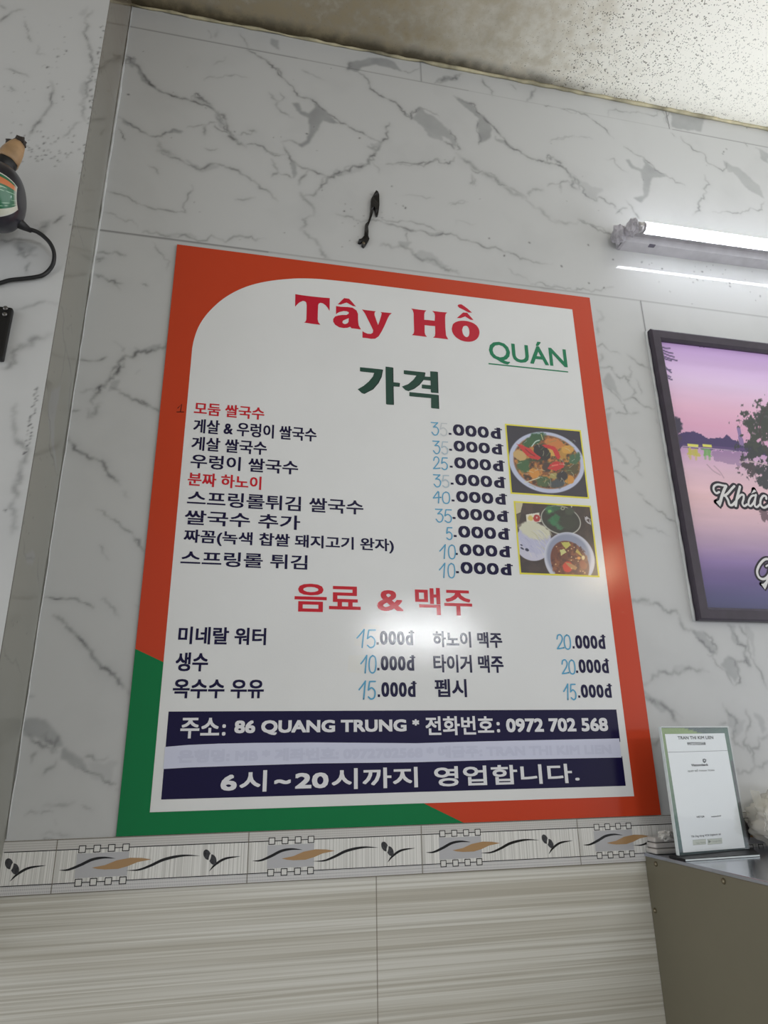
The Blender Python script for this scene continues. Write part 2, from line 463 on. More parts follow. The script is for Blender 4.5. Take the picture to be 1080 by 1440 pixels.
# upper panel, left
L(A, (170,265),(215,295),(250,345),(290,395),(340,440),(400,465),(470,492),(530,505),(600,530),(650,545),(690,580),(715,620), w=.0032, s=.85)
P(A, (185,270),(230,305),(265,350),(300,385),(340,435),(290,415),(245,388),(215,345), s=.7)
L(A, (545,480),(570,485),(610,505),(650,530), w=.004, s=.8, r=.3); L(A, (540,500),(575,465),(600,500),(640,520), s=.7, r=.3)
P(A, (530,480),(580,470),(650,520),(700,580),(740,620),(745,680),(700,640),(670,580),(600,530), s=.35)
L(A, (690,570),(735,620),(745,660),(765,700),(800,735),(840,765),(855,775), w=.004, s=.8, r=.25)
L(A, (690,590),(720,640),(750,690),(790,735), w=.0025, s=.6, r=.3)
L(A, (855,765),(910,757),(960,775),(1010,810),(1060,825), s=.6)
L(A, (110,600),(150,625),(200,660),(240,685),(290,710),(360,712),(385,690),(430,670),(485,685), w=.0028, s=.65)
P(A, (130,600),(190,640),(250,690),(210,670),(150,640), s=.5)
P(A, (390,685),(430,662),(485,683),(470,695),(420,690), s=.7, w=.01)
L(A, (510,662),(560,655),(600,645),(680,632), s=.5); L(A, (600,650),(612,705),(622,650), w=.003, s=.5)
L(A, (670,640),(690,670),(745,690),(765,705), s=.6)
L(A, (335,735),(345,770),(380,800),(440,825), w=.005, s=.4, r=.3)
L(A, (610,385),(680,372),(740,357),(800,354),(880,370), s=.35); L(A, (610,780),(650,795),(690,785), s=.4); L(A, (665,300),(700,275),(735,245), s=.25)
L(A, (110,660),(135,700),(148,740), w=.0016, s=.7); P(A, (150,240),(210,255),(200,290),(160,300), s=.6); L(A, (165,235),(190,285),(150,275),(210,260), s=.7, r=.4)
L(A, (860,212),(900,225),(945,255),(1010,300),(1060,350),(1072,380), w=.0028, s=.75)
L(A, (630,90),(640,140), s=.3); L(A, (690,85),(675,135), w=.004, s=.3); L(A, (820,110),(865,205), s=.35); P(A, (1020,140),(1065,160),(1060,205),(1020,180), s=.5)
L(A, (870,680),(910,685), w=.004, s=.5, r=.4); L(A, (800,705),(870,700),(900,685), s=.4, r=.3)
# upper panel, middle
L(B, (0,70),(40,95),(90,130),(130,165),(155,205),(190,240),(230,290),(270,320),(330,335),(380,380),(430,420),(490,465),(540,490),(600,520),(650,545),(700,570),(730,585), w=.0026, s=.72)
P(B, (340,345),(390,385),(440,430),(490,468),(440,470),(390,460),(370,480),(345,530),(320,590),(275,615),(240,590),(300,575),(305,520),(310,450),(270,430),(235,400),(210,350),(250,350),(265,400),(310,420),(345,390), s=.75, w=.012)
L(B, (735,590),(770,560),(770,515),(760,490),(780,470), w=.003, s=.75, r=.25)
L(B, (730,590),(700,640),(665,665),(640,710),(590,725),(520,745),(470,765),(420,785),(390,825), w=.0034, s=.8, r=.28)
L(B, (720,600),(690,660),(640,720),(600,715), w=.003, s=.5, r=.35); P(B, (660,600),(720,575),(740,600),(690,640), s=.4); P(B, (450,760),(520,730),(640,700),(600,740),(480,790), s=.3)
L(B, (150,580),(200,570),(250,590), w=.003, s=.5); L(B, (155,590),(180,640),(210,690),(250,720),(290,735),(340,750),(400,775),(430,785), w=.003, s=.65)
P(B, (200,680),(240,710),(245,760),(225,800),(215,740), s=.55, w=.012)
L(B, (0,595),(40,605),(80,640),(110,660),(150,655),(180,645), s=.6); L(B, (90,680),(110,710),(130,760),(90,785), w=.003, s=.5, r=.3); L(B, (130,760),(170,770),(205,790), s=.7)
L(B, (250,830),(280,780),(310,740), w=.003, s=.55); L(B, (75,290),(130,340),(125,380),(160,410),(215,435), w=.003, s=.4, r=.25); L(B, (140,290),(165,320),(130,345), s=.4)
L(B, (270,160),(330,185),(370,205),(410,220), w=.003, s=.3)
L(B, (600,175),(640,205),(660,240),(700,290),(750,320),(810,345),(850,385),(880,430),(910,445),(935,400),(960,378), w=.0028, s=.8)
P(B, (940,395),(1000,400),(1080,470),(1080,580),(1010,530),(960,470),(920,455), s=.5)
L(B, (760,710),(830,700),(950,708),(1030,695),(1060,675),(1080,690), w=.0026, s=.65, r=.1)
P(B, (535,160),(550,115),(620,100),(650,85),(760,90),(800,110),(850,165),(780,145),(690,130),(620,140),(595,170), s=.7, w=.012)
L(B, (535,160),(550,115), w=.004, s=.7); L(B, (850,165),(900,175),(960,145), s=.35); L(B, (1030,240),(1060,220), s=.5)
L(B, (640,710),(680,700),(720,740),(725,775), s=.25)
P(Cc, (100,250),(130,215),(200,250),(260,320),(330,380),(350,450),(320,440),(290,400),(220,380),(150,320), s=.55)
L(Cc, (0,205),(40,250),(75,280),(105,235),(125,212), w=.0026, s=.75); L(Cc, (125,212),(200,245),(240,270), s=.4)
L(Cc, (300,345),(330,380),(350,440),(345,460), w=.003, s=.7, r=.25); L(Cc, (260,405),(300,425),(330,460), w=.003, s=.55)
L(Cc, (0,538),(100,543),(180,535),(230,515),(240,535),(300,540),(330,500), w=.0026, s=.65)
L(Cc, (340,480),(400,530),(450,570),(520,605),(580,640),(640,690),(700,720),(740,740), w=.006, s=.5, r=.2); L(Cc, (420,560),(520,600),(570,645),(640,690), w=.003, s=.5, r=.25)
L(Cc, (325,145),(370,165),(440,190),(455,225),(500,260),(550,320),(600,380),(650,440),(720,480),(800,515),(850,525),(900,540),(960,560),(1000,600),(1030,640),(1060,690), w=.0032, s=.75)
P(Cc, (330,150),(440,190),(460,235),(510,275),(550,340),(545,385),(470,430),(480,380),(460,340),(465,280),(430,240),(370,195), s=.65, w=.015)
P(Cc, (570,360),(650,430),(700,470),(640,445),(600,410), s=.5)
L(Cc, (460,290),(458,350),(480,385),(470,430), s=.6); L(Cc, (870,500),(910,510),(950,550), w=.004, s=.75, r=.35); L(Cc, (860,525),(880,490),(930,530), s=.6, r=.3)
L(Cc, (990,590),(1030,640),(1050,690), w=.005, s=.55, r=.3)
L(Cc, (765,725),(775,700),(810,690),(850,695), w=.004, s=.55); L(Cc, (870,672),(940,660),(990,640),(1010,655), w=.003, s=.5); L(Cc, (945,660),(950,710), w=.004, s=.4)
L(Cc, (430,600),(435,640),(420,660), w=.003, s=.4); L(Cc, (310,780),(400,765), s=.35); L(Cc, (20,728),(210,742), s=.22)
L(Cc, (850,200),(900,212), w=.0014, s=.6); L(Cc, (950,222),(1060,240), w=.0014, s=.6)
L(Cc, (215,70),(270,40),(340,45),(370,15), w=.004, s=.6, r=.3); L(Cc, (490,35),(520,90),(550,150), w=.003, s=.5); L(Cc, (800,95),(775,150),(745,180), w=.004, s=.5); L(Cc, (650,75),(690,110), s=.5); P(Cc, (215,70),(270,35),(370,20),(330,55), s=.5)
L(Cc, (880,415),(960,390),(1040,380), s=.3)
# upper panel, right
L(D, (35,120),(150,145),(200,180),(250,215),(300,270), w=.0024, s=.65); L(D, (350,310),(400,345),(450,365),(500,410),(570,460),(660,505), w=.0024, s=.6)
P(D, (445,370),(500,410),(570,460),(500,470),(490,490),(470,560),(440,590),(400,570),(445,555),(445,480),(430,435),(390,420),(360,375),(380,375),(400,410),(440,425),(460,400), s=.6, w=.012)
L(D, (640,260),(690,310),(760,350),(830,420),(850,435),(870,385), s=.6)
P(D, (870,385),(930,420),(980,460),(1030,500),(1060,570),(1030,550),(960,510),(900,450),(860,430), s=.45)
L(D, (800,640),(900,648),(970,635),(990,620),(1050,630),(1060,590), s=.5); L(D, (760,455),(770,540),(740,580),(715,640),(700,660), w=.003, s=.55, r=.28)
L(D, (0,380),(60,430),(120,500),(160,560),(210,585),(250,575),(300,605),(340,650), w=.003, s=.55, r=.25); P(D, (60,430),(130,490),(230,520),(210,580),(150,550), s=.3)
L(D, (310,650),(330,630),(370,620), s=.5); L(D, (360,580),(400,640),(430,675), w=.003, s=.5); L(D, (120,675),(170,700),(220,735),(300,765), w=.0028, s=.6); L(D, (0,680),(60,700),(120,690), w=.004, s=.3)
P(D, (585,130),(650,145),(760,170),(740,235),(600,215), s=.55, w=.02); L(D, (580,115),(590,215), w=.0016, s=.6); L(D, (548,112),(568,205), s=.4)
L(D, (270,160),(310,120),(400,135),(480,150),(530,125), s=.4); P(D, (1000,310),(1080,350),(1080,390),(1040,360), s=.5); L(D, (0,275),(80,258),(190,272), s=.3)
L(D, (260,375),(300,370),(310,400),(370,440), s=.35); L(D, (590,240),(615,262), w=.0015, s=.6); L(D, (960,285),(975,310), w=.0015, s=.7)
# band above the board
L(E_, (75,195),(120,205),(190,235),(260,262),(340,275),(400,280),(410,210),(425,170), s=.55)
L(E_, (290,15),(340,60),(400,85),(460,110),(520,85),(560,100),(620,125),(680,160),(730,195),(770,235), w=.003, s=.6); P(E_, (400,75),(470,85),(540,95),(510,115),(450,110), s=.35)
L(E_, (600,230),(680,220), w=.003, s=.35); L(E_, (250,90),(280,105),(295,130), s=.35)
L(E_, (860,200),(880,230),(870,310),(860,350), w=.004, s=.45, r=.25); L(E_, (870,350),(920,390),(940,430),(980,470), w=.004, s=.4, r=.25)
L(E_, (870,215),(920,205),(945,170),(1000,130),(1060,95), w=.003, s=.6); L(E_, (1000,285),(1050,295),(1080,310), w=.003, s=.45)
L(E_, (230,360),(300,370),(380,375),(450,395),(560,400),(640,380),(720,385), w=.0028, s=.5, r=.22); P(E_, (300,368),(420,360),(450,385),(360,378), s=.3)
L(E_, (40,440),(90,445),(160,452), w=.003, s=.6, r=.25); L(E_, (40,470),(80,465), w=.005, s=.6, r=.3); L(E_, (30,525),(80,545),(150,565), w=.003, s=.65, r=.2)
L(E_, (40,450),(60,475),(45,480), w=.003, s=.6, r=.4); L(E_, (60,540),(110,560),(140,590), w=.003, s=.35); L(E_, (270,400),(310,450),(325,510), s=.35); L(E_, (225,565),(240,568),(250,575), s=.5)
L(E_, (75,280),(140,305),(210,345), s=.35)
L(F_, (0,195),(80,200),(140,215),(200,230),(280,245),(340,255),(420,275),(490,290),(560,305),(620,330),(700,360),(790,372), w=.0028, s=.6)
L(F_, (90,185),(160,205),(230,205),(300,225),(340,240), s=.45); P(F_, (190,232),(235,232),(225,248),(195,245), s=.4, w=.012); P(F_, (265,240),(300,262),(350,262),(360,245),(310,252), s=.5, w=.012)
P(F_, (160,285),(230,290),(210,320),(180,310), s=.45); L(F_, (205,245),(205,285), s=.4)
L(F_, (100,300),(160,305),(230,335),(280,355),(340,385),(380,395),(415,420), w=.004, s=.5, r=.25); P(F_, (220,335),(300,330),(350,375),(390,400),(330,385), s=.35)
L(F_, (490,0),(540,30),(600,60),(680,105),(720,150),(770,185),(850,215), w=.005, s=.3); L(F_, (890,195),(940,215),(1000,245),(1040,260), w=.0028, s=.55)
L(F_, (700,455),(760,460),(850,470),(900,475),(980,480),(1030,465), s=.45, r=.2); P(F_, (700,452),(800,458),(860,472),(760,468), s=.3); L(F_, (610,390),(650,415),(700,450), s=.25)
L(F_, (470,20),(460,50),(480,60), w=.003, s=.3, r=.3); L(F_, (370,135),(450,125), s=.25); L(F_, (395,222),(480,213), s=.2)
# between the board and the picture
L(G, (70,340),(200,385),(270,400), s=.4); L(G, (315,400),(380,455),(440,490),(490,512), w=.003, s=.45)
L(G, (110,490),(150,500),(210,500),(230,545),(300,560),(330,590),(350,640),(380,680),(350,710),(300,735), w=.0026, s=.5, r=.22)
P(G, (190,530),(215,590),(240,660),(270,710),(300,740),(250,700),(200,650),(150,620),(140,580),(170,540), s=.5, w=.015)
L(G, (130,640),(180,650),(250,710),(300,770),(320,830),(240,830),(200,790),(160,830), s=.5, r=.22); L(G, (320,725),(360,715),(400,745),(440,780),(520,790), s=.6)
P(G, (160,840),(210,820),(180,900),(180,980),(210,1075),(180,1060),(160,950), s=.4, w=.012); P(G, (190,1080),(240,1085),(290,1150),(325,1200),(270,1200),(290,1170),(240,1110), s=.5, w=.012)
L(G, (310,1060),(370,1095),(410,1160),(400,1210),(360,1230), s=.35); L(G, (200,1245),(270,1270),(310,1300),(345,1340), s=.55); L(G, (340,490),(350,540),(300,580), w=.003, s=.4, r=.3)
L(G, (380,580),(405,630),(420,700), s=.3); L(G, (100,80),(130,100),(100,200),(110,260), w=.004, s=.28, r=.3); L(G, (130,400),(120,450),(130,600), w=.004, s=.35, r=.3); L(G, (300,830),(400,825), w=.003, s=.45)
L(G, (390,1240),(430,1285), w=.003, s=.3); L(G, (380,1390),(440,1430), w=.003, s=.3); L(G, (530,880),(550,910), w=.003, s=.5)
L(H, (215,0),(260,40),(320,80),(370,115), s=.6); L(H, (105,160),(160,155),(210,185), w=.004, s=.25); L(H, (220,135),(290,160),(340,180), s=.35)
L(H, (150,485),(210,480),(270,495),(330,540),(390,580),(420,620),(460,640), w=.004, s=.55, r=.28); P(H, (160,480),(230,470),(260,500),(190,500), s=.25)
P(H, (455,640),(500,635),(530,680),(560,720),(545,760),(500,710), s=.55); L(H, (455,640),(510,700),(560,735),(540,680),(490,630), w=.0028, s=.6, r=.3)
L(H, (520,740),(580,800),(640,880), s=.5); P(H, (580,790),(640,760),(670,810),(645,885),(610,840), s=.55); L(H, (625,755),(650,790),(665,830),(645,885), s=.6, r=.3)
L(H, (615,600),(640,640),(660,690),(700,700),(690,730),(720,790),(680,770),(640,790), w=.003, s=.6, r=.28); P(H, (610,600),(650,610),(690,690),(650,690), s=.4); P(H, (685,720),(710,740),(725,790),(690,770), s=.5)
L(H, (670,600),(710,660),(740,780),(800,900), w=.0028, s=.5); P(H, (680,605),(740,660),(760,760),(720,680), s=.3)
L(H, (220,880),(260,850),(320,820),(380,830),(420,805),(470,818),(525,820), w=.0035, s=.5, r=.22); P(H, (310,820),(360,780),(420,800),(380,830), s=.25)
L(H, (215,910),(250,950),(300,970),(350,1010),(390,1070), w=.004, s=.6, r=.28); P(H, (215,915),(260,930),(310,950),(390,1060),(320,1000),(250,970), s=.4)
L(H, (590,970),(620,1020),(660,1060),(640,1110),(650,1160),(690,1180), w=.003, s=.5, r=.22); L(H, (700,1000),(720,1060),(690,1150),(720,1200),(760,1130),(804,1110), w=.003, s=.5, r=.2)
P(H, (730,1000),(780,1040),(790,1110),(760,1060), s=.4); P(H, (620,1020),(670,1060),(700,1040),(670,1110),(640,1140), s=.35); L(H, (640,1280),(720,1295),(804,1240), w=.003, s=.5, r=.25); L(H, (690,1150),(730,1190),(720,1290), w=.003, s=.4, r=.25)
L(H, (560,1075),(610,1060), w=.004, s=.4); L(H, (240,1160),(290,1130), w=.004, s=.35)
# left of the board
L(I_, (610,75),(680,115),(750,155),(790,200),(850,255),(880,300),(925,350), s=.5); L(I_, (850,255),(880,300),(920,348), w=.003, s=.6); L(I_, (630,300),(650,350),(690,395), s=.4)
L(I_, (265,630),(330,635),(440,637),(500,655),(590,695), w=.0022, s=.75, r=.1); L(I_, (340,745),(390,770),(450,840),(520,905),(570,965),(620,1045),(680,1085),(730,1135),(790,1205),(820,1240), w=.0032, s=.75)
P(I_, (600,1010),(680,1060),(740,1130),(690,1110),(640,1065), s=.5); L(I_, (640,645),(700,690),(755,765), w=.003, s=.35); L(I_, (860,680),(890,698), w=.003, s=.5); P(I_, (165,1265),(235,1275),(200,1292), s=.7)
P(J, (190,60),(340,80),(420,150),(460,220),(470,290),(430,310),(330,250),(270,240),(210,180), s=.62, w=.03); L(J, (200,180),(270,240),(350,265),(430,310), w=.003, s=.55, r=.3); L(J, (320,190),(360,160),(380,230),(440,200),(430,300), w=.003, s=.5, r=.35)
P(J, (470,290),(560,330),(640,400),(680,470),(600,430),(520,390),(450,370), s=.65, w=.02); P(J, (640,340),(850,360),(930,420),(880,540),(700,470), s=.22, w=.05)
L(J, (430,370),(390,430),(330,480), w=.003, s=.4); L(J, (640,350),(700,340),(820,350), s=.45); L(J, (520,390),(600,430),(690,470),(740,480),(800,540),(880,555), s=.6)
L(J, (240,400),(245,340),(280,310), w=.003, s=.4); L(J, (190,790),(230,760),(290,765),(400,765), s=.4); L(J, (330,720),(450,710),(570,690), w=.003, s=.3); L(J, (620,715),(700,755), s=.35); L(J, (410,820),(430,860), s=.35)
L(J, (60,1040),(600,1010), w=.0015, s=.4); L(J, (300,945),(420,935),(530,945), s=.25)
L(K, (500,115),(630,120),(675,98), w=.0026, s=.7, r=.05); L(K, (1060,10),(1000,50),(920,60),(860,70),(840,100),(780,100),(760,160),(720,210),(690,250),(640,280),(610,330),(605,400), w=.0034, s=.85, r=.28)
L(K, (780,110),(720,170),(690,240),(620,290),(600,330), w=.003, s=.5, r=.35); P(K, (860,60),(960,30),(1040,25),(1000,60),(920,80), s=.5); P(K, (700,250),(760,230),(760,270),(720,310),(650,300), s=.45); P(K, (630,260),(660,280),(560,305), s=.5)
L(K, (700,290),(760,325),(840,370),(900,395),(960,420),(1020,450), w=.003, s=.65); L(K, (870,380),(950,415),(1020,448), w=.0028, s=.7)
L(K, (560,430),(560,480),(600,460),(640,390), w=.004, s=.4, r=.3); L(K, (450,435),(510,437), s=.5); L(K, (720,0),(790,70), s=.3)
L(K, (425,580),(425,625),(470,685),(540,715),(610,745),(660,790),(720,865),(760,910), w=.0034, s=.8, r=.2); L(K, (780,950),(810,990), w=.003, s=.5); L(K, (500,320),(600,300), w=.003, s=.25); L(K, (860,205),(885,185), s=.4)
# the panel further right (behind and beyond the picture)
for _ in range(16):
    x, z = random.uniform(1.75, 2.7), random.uniform(1.3, 3.05); WS.line([(x, z), (x + .08, z - .05), (x + .15, z - .12), (x + .26, z - .17)], .003, random.uniform(.35, .7), .2)
# seams between the panels
WS.seg((CX, 2.467), (0.20, 2.467), .0017, .95, WS.vein); WS.seg((0.05, 2.467), (2.75, 2.467), .0013, .7, WS.vein)
WS.seg((1.147, 2.467), (1.147, 2.375), .0016, .9, WS.vein); WS.seg((CX, 3.0955), (0.25, 3.0955), .0016, .7, WS.vein)
WS.seg((0.25, 3.0955), (0.72, 3.0955), .0013, .6, WS.vein); WS.seg((0.72, 3.0955), (1.35, 3.0955), .0011, .3, WS.vein); WS.seg((1.35, 3.0955), (2.75, 3.0955), .0013, .8, WS.vein)
WS.seg((0.585, 3.0955), (0.585, CEIL), .0014, .8, WS.vein); WS.seg((1.34, 3.0955), (1.34, CEIL), .0014, .8, WS.vein)
# fly specks round the lamp and the torn cable
WS.dots([W(x, y) for x, y in ((827,344),(903,368),(931,378),(976,382),(987,382),(981,394),(975,397),(1026,398),(1027,403),(1069,417),(828,398),(849,405),(790,375),(744,341),(709,360),(688,335),(862,365),(1018,213),(1022,210),(1016,216),(1050,180),(484,297),(551,262),(567,290),(570,293),(330,185),(181,133),(425,50),(431,188),(506,194))], .0022)
WS.dots([W(random.uniform(480, 560), random.uniform(270, 350)) for _ in range(16)], .0014, .6)
WS.dots([W(random.uniform(870, 1080), random.uniform(355, 430)) for _ in range(26)], .0014, .6)
WS.dots([W(random.uniform(190, 1000), random.uniform(60, 340)) for _ in range(40)], .0013, .6)
wall = stone_mesh('wall_back', [(WS, lambda X, Z: np.stack([X, np.zeros_like(X), Z], -1), 0)], [M_MARBLE])
tag(wall, kind='structure')

# ---- pilaster on the left: front face and the return into the corner
PF = Stone(-0.75, CX, 1.1, CEIL, 0.003)
def front(px, py): q = onp(px, py, 1, PY); return (q[0], q[2])
def fcrop(x0, y0, s): return lambda pts: [front(x0 + x * s, y0 + y * s) for x, y in pts]
N_ = fcrop(0, 0, .16667); O_ = fcrop(0, 300, .15287); Q_ = fcrop(0, 480, .22222)
def LF(c, *pts, w=.0022, s=.6, r=.16): PF.line(c(pts), w, s, r)
LF(N_, (0,190),(50,140),(110,95),(200,80), w=.0028); LF(N_, (210,180),(240,260),(265,350)); LF(N_, (320,380),(310,450),(400,465), s=.3)
LF(N_, (780,90),(720,160),(705,270),(740,340),(775,430),(770,520),(770,620),(730,700),(730,820),(700,960),(720,1020), w=.003, s=.6, r=.2)
LF(N_, (430,690),(430,800),(390,940),(340,1020),(280,1090),(230,1170), w=.003, s=.65, r=.08); LF(N_, (40,580),(120,600),(240,650), s=.5); LF(N_, (520,1170),(620,1060),(680,1030), s=.35); LF(N_, (90,730),(130,765), s=.45); LF(N_, (0,40),(45,75), w=.003)
PF.area(N_([(670,690),(730,650),(740,800),(700,980),(720,820)]), .35); PF.area(N_([(650,80),(710,50),(700,110),(660,105)]), .3)
LF(O_, (600,20),(530,60),(480,100), s=.7); PF.area(O_([(330,110),(430,90),(500,50),(440,120),(400,200),(350,170)]), .5); LF(O_, (330,110),(380,130),(400,200),(430,90), w=.003, s=.6, r=.3)
LF(O_, (0,250),(120,240),(250,250),(370,275), s=.6); PF.area(O_([(130,280),(220,260),(330,300),(270,350),(210,400),(170,360)]), .5); LF(O_, (140,290),(170,380),(230,400),(330,310), w=.003, s=.5, r=.35)
LF(O_, (265,440),(240,500),(245,550), w=.003, s=.5); LF(O_, (150,890),(270,855),(430,810),(530,830), w=.003, s=.4); LF(O_, (100,1300),(180,1240),(290,1210),(400,1150),(470,1110), w=.005, s=.5, r=.3)
LF(Q_, (100,400),(85,500),(95,580),(140,650),(155,760),(130,870),(110,960),(80,1060),(90,1130),(70,1230), w=.004, s=.5, r=.22)
PF.area(Q_([(120,720),(160,740),(120,930),(80,1060),(90,930)]), .3); LF(Q_, (0,180),(60,160),(110,50),(200,30), w=.004, s=.5, r=.3)
PF.dots([front(93, 71), front(82, 79), front(66, 95), front(67, 123), front(88, 136), front(7, 717)], .002)
PF.dots([front(random.gauss(60, 28), random.gauss(208, 14)) for _ in range(60)], .0016, .8)
PF.dots([front(random.uniform(2, 100), random.uniform(20, 200)) for _ in range(40)], .0013, .45)
for k in range(90):
    y = random.uniform(30, 360); PF.dots([front(152 - y * .135 - abs(random.gauss(0, 3)), y)], .0018, .9)
for y0 in range(545, 640, 3):
    PF.dots([front(58 - (y0 - 545) * .17 - random.uniform(2, 9), y0)], .0015, .9)
RT = Stone(PY, 0.0, 1.1, CEIL, 0.003)
def side(px, py): q = onp(px, py, 0, CX); return (q[1], q[2])
def scrop(x0, y0, s): return lambda pts: [side(x0 + x * s, y0 + y * s) for x, y in pts]
R_ = scrop(0, 480, .22222); S_ = scrop(0, 300, .15287); T_ = scrop(0, 0, .16667); U_ = scrop(0, 700, .22222)
RT.area(R_([(385,270),(330,320),(302,400),(305,500),(325,640),(335,730),(362,850),(345,640),(345,500),(365,400)]), .55, .012)
RT.line(R_([(410,0),(430,100),(450,230)]), .003, .5); RT.line(R_([(295,260),(305,450),(322,720),(362,850)]), .0024, .55); RT.line(R_([(455,230),(440,320),(435,480)]), .003, .45); RT.line(R_([(380,280),(400,150),(410,0)]), .003, .35)
RT.line(S_([(690,10),(730,170),(785,380)]), .0018, .55); RT.line(S_([(550,830),(590,980),(620,1300)]), .003, .4); RT.line(S_([(600,1050),(660,1020),(670,1150)]), .0022, .3)
RT.line(T_([(865,430),(880,560),(930,720),(975,900)]), .0018, .55); RT.line(T_([(960,0),(1000,150),(1045,300)]), .004, .5, .3); RT.line(T_([(1020,60),(1040,250)]), .004, .5, .3)
RT.line(U_([(150,270),(150,350),(230,370)]), .0024, .4); RT.area(U_([(155,340),(205,310),(235,355),(205,400)]), .5); RT.line(U_([(245,380),(240,500),(260,600)]), .0022, .45); RT.line(U_([(20,930),(100,1020),(170,1170)]), .0022, .35)
RT.seg((PY + .002, 1.1), (PY + .002, CEIL), .0022, 1.0, RT.vein)
RT.dots([(PY + abs(random.gauss(0, .012)) + .002, random.uniform(2.25, 3.1)) for _ in range(150)], .0018, .9)
RT.dots([(random.uniform(PY, 0), random.uniform(1.5, 3.1)) for _ in range(40)], .0014, .6)
RT.line([(-.001, 2.9), (-.004, 2.7), (-.001, 2.45)], .004, .35)
pil = stone_mesh('wall_left', [
    (PF, lambda X, Z: np.stack([X, np.full_like(X, PY), Z], -1), 0),
    (RT, lambda X, Z: np.stack([np.full_like(X, CX), X, Z], -1), 1)], [M_MARBLE, M_MARBLE_OLD])
tag(pil, kind='structure')
# white sealant bead in the corner and the bead under the ceiling
M_SEAL = mat('white_sealant', (206, 208, 208), rough=0.35, var=(30, .12))
bm = bmesh.new()
zz = np.linspace(1.26, 3.165, 60)
tube_mesh(bm, [(CX + .002 + random.uniform(-1, 1) * .0008, -.002, z) for z in zz], [.0012 + random.uniform(.001, .003) * (2.3 < z < 2.95) for z in zz], 6)
tag(bm_obj('trim_1', bm, M_SEAL, smooth=True), kind='structure')

# ---- ceiling with mould
mc = mat('mouldy_ceiling', (222, 214, 190), rough=0.85, spec=0.2)
nt = mc.node_tree; bs = nt.nodes['Principled BSDF']
def nd(t, **k):
    n = nt.nodes.new(t)
    for a, v in k.items(): setattr(n, a, v)
    return n
def math_n(op, a, b=None, c=None, clamp=False):
    n = nd('ShaderNodeMath', operation=op); n.use_clamp = clamp
    for i, v in enumerate((a, b, c)):
        if v is None: continue
        if isinstance(v, (int, float)): n.inputs[i].default_value = v
        else: nt.links.new(v, n.inputs[i])
    return n.outputs[0]
def ramp(v, a, b, c, d):
    n = nd('ShaderNodeMapRange'); n.interpolation_type = 'SMOOTHSTEP'
    for i, q in enumerate((a, b, c, d)): n.inputs[i + 1].default_value = q
    nt.links.new(v, n.inputs[0]); return n.outputs[0]
def noise_n(sc, det=5, rough=.6):
    n = nd('ShaderNodeTexNoise'); n.inputs['Scale'].default_value = sc; n.inputs['Detail'].default_value = det; n.inputs['Roughness'].default_value = rough
    nt.links.new(geo.outputs['Position'], n.inputs['Vector']); return n.outputs['Fac']
geo = nd('ShaderNodeNewGeometry'); sep = nd('ShaderNodeSeparateXYZ'); nt.links.new(geo.outputs['Position'], sep.inputs[0])
X, Y = sep.outputs[0], math_n('MULTIPLY', sep.outputs[1], -1.0)
big = noise_n(9, 6); fine = noise_n(70, 4, .7); mid = noise_n(24, 5)
xw = math_n('ADD', X, math_n('MULTIPLY', math_n('SUBTRACT', big, .5), .5))
stain = math_n('MULTIPLY', ramp(xw, 0.35, 1.25, 1.0, 0.0), math_n('ADD', .55, math_n('MULTIPLY', mid, .75)), clamp=True)
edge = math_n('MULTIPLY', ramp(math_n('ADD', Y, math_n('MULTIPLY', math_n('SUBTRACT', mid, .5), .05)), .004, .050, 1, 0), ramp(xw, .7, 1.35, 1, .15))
patchy = math_n('MULTIPLY', ramp(mid, .42, .62, 0, 1), ramp(xw, .9, 1.3, .55, 0))
vo = nd('ShaderNodeTexVoronoi'); vo.inputs['Scale'].default_value = 190; nt.links.new(geo.outputs['Position'], vo.inputs['Vector'])
dsz = math_n('MULTIPLY', ramp(fine, .34, .66, 0.0, .46), math_n('MAXIMUM', ramp(xw, .75, 1.05, .3, 1.0), 0.0))
dots = math_n('MULTIPLY', math_n('LESS_THAN', vo.outputs['Distance'], dsz), ramp(X, 1.15, 1.6, 1, .5))
def mixc(f, a, col):
    x = nd('ShaderNodeMix', data_type='RGBA'); nt.links.new(f, x.inputs[0])
    if isinstance(a, tuple): x.inputs[6].default_value = a
    else: nt.links.new(a, x.inputs[6])
    x.inputs[7].default_value = col; return x.outputs[2]
c = mixc(stain, lin((246, 244, 234)), lin((136, 125, 102)))
c = mixc(math_n('MULTIPLY', patchy, .6), c, lin((188, 176, 150)))
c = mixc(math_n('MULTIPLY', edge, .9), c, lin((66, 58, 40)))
c = mixc(math_n('MULTIPLY', dots, .8), c, lin((78, 74, 58)))
nt.links.new(c, bs.inputs['Base Color'])
ceil = box_obj('ceiling', -2.2, 3.6, -4.2, 0.0, CEIL, CEIL + .12, mc); tag(ceil, kind='structure')
M_BEAD = mat('dirty_cream_bead', (176, 168, 140), rough=.6, var=(14, .6))
bm = bmesh.new()
xx = np.linspace(CX, 2.75, 120)
tube_mesh(bm, [(x, -.004 + random.uniform(-1, 1) * .0012, CEIL - .003 + random.uniform(-1, 1) * .0012) for x in xx], [.0032 + random.uniform(-1, 1) * .0014 + .0018 * (x > .6) for x in xx], 6)
tag(bm_obj('trim_2', bm, M_BEAD, smooth=True), kind='structure')

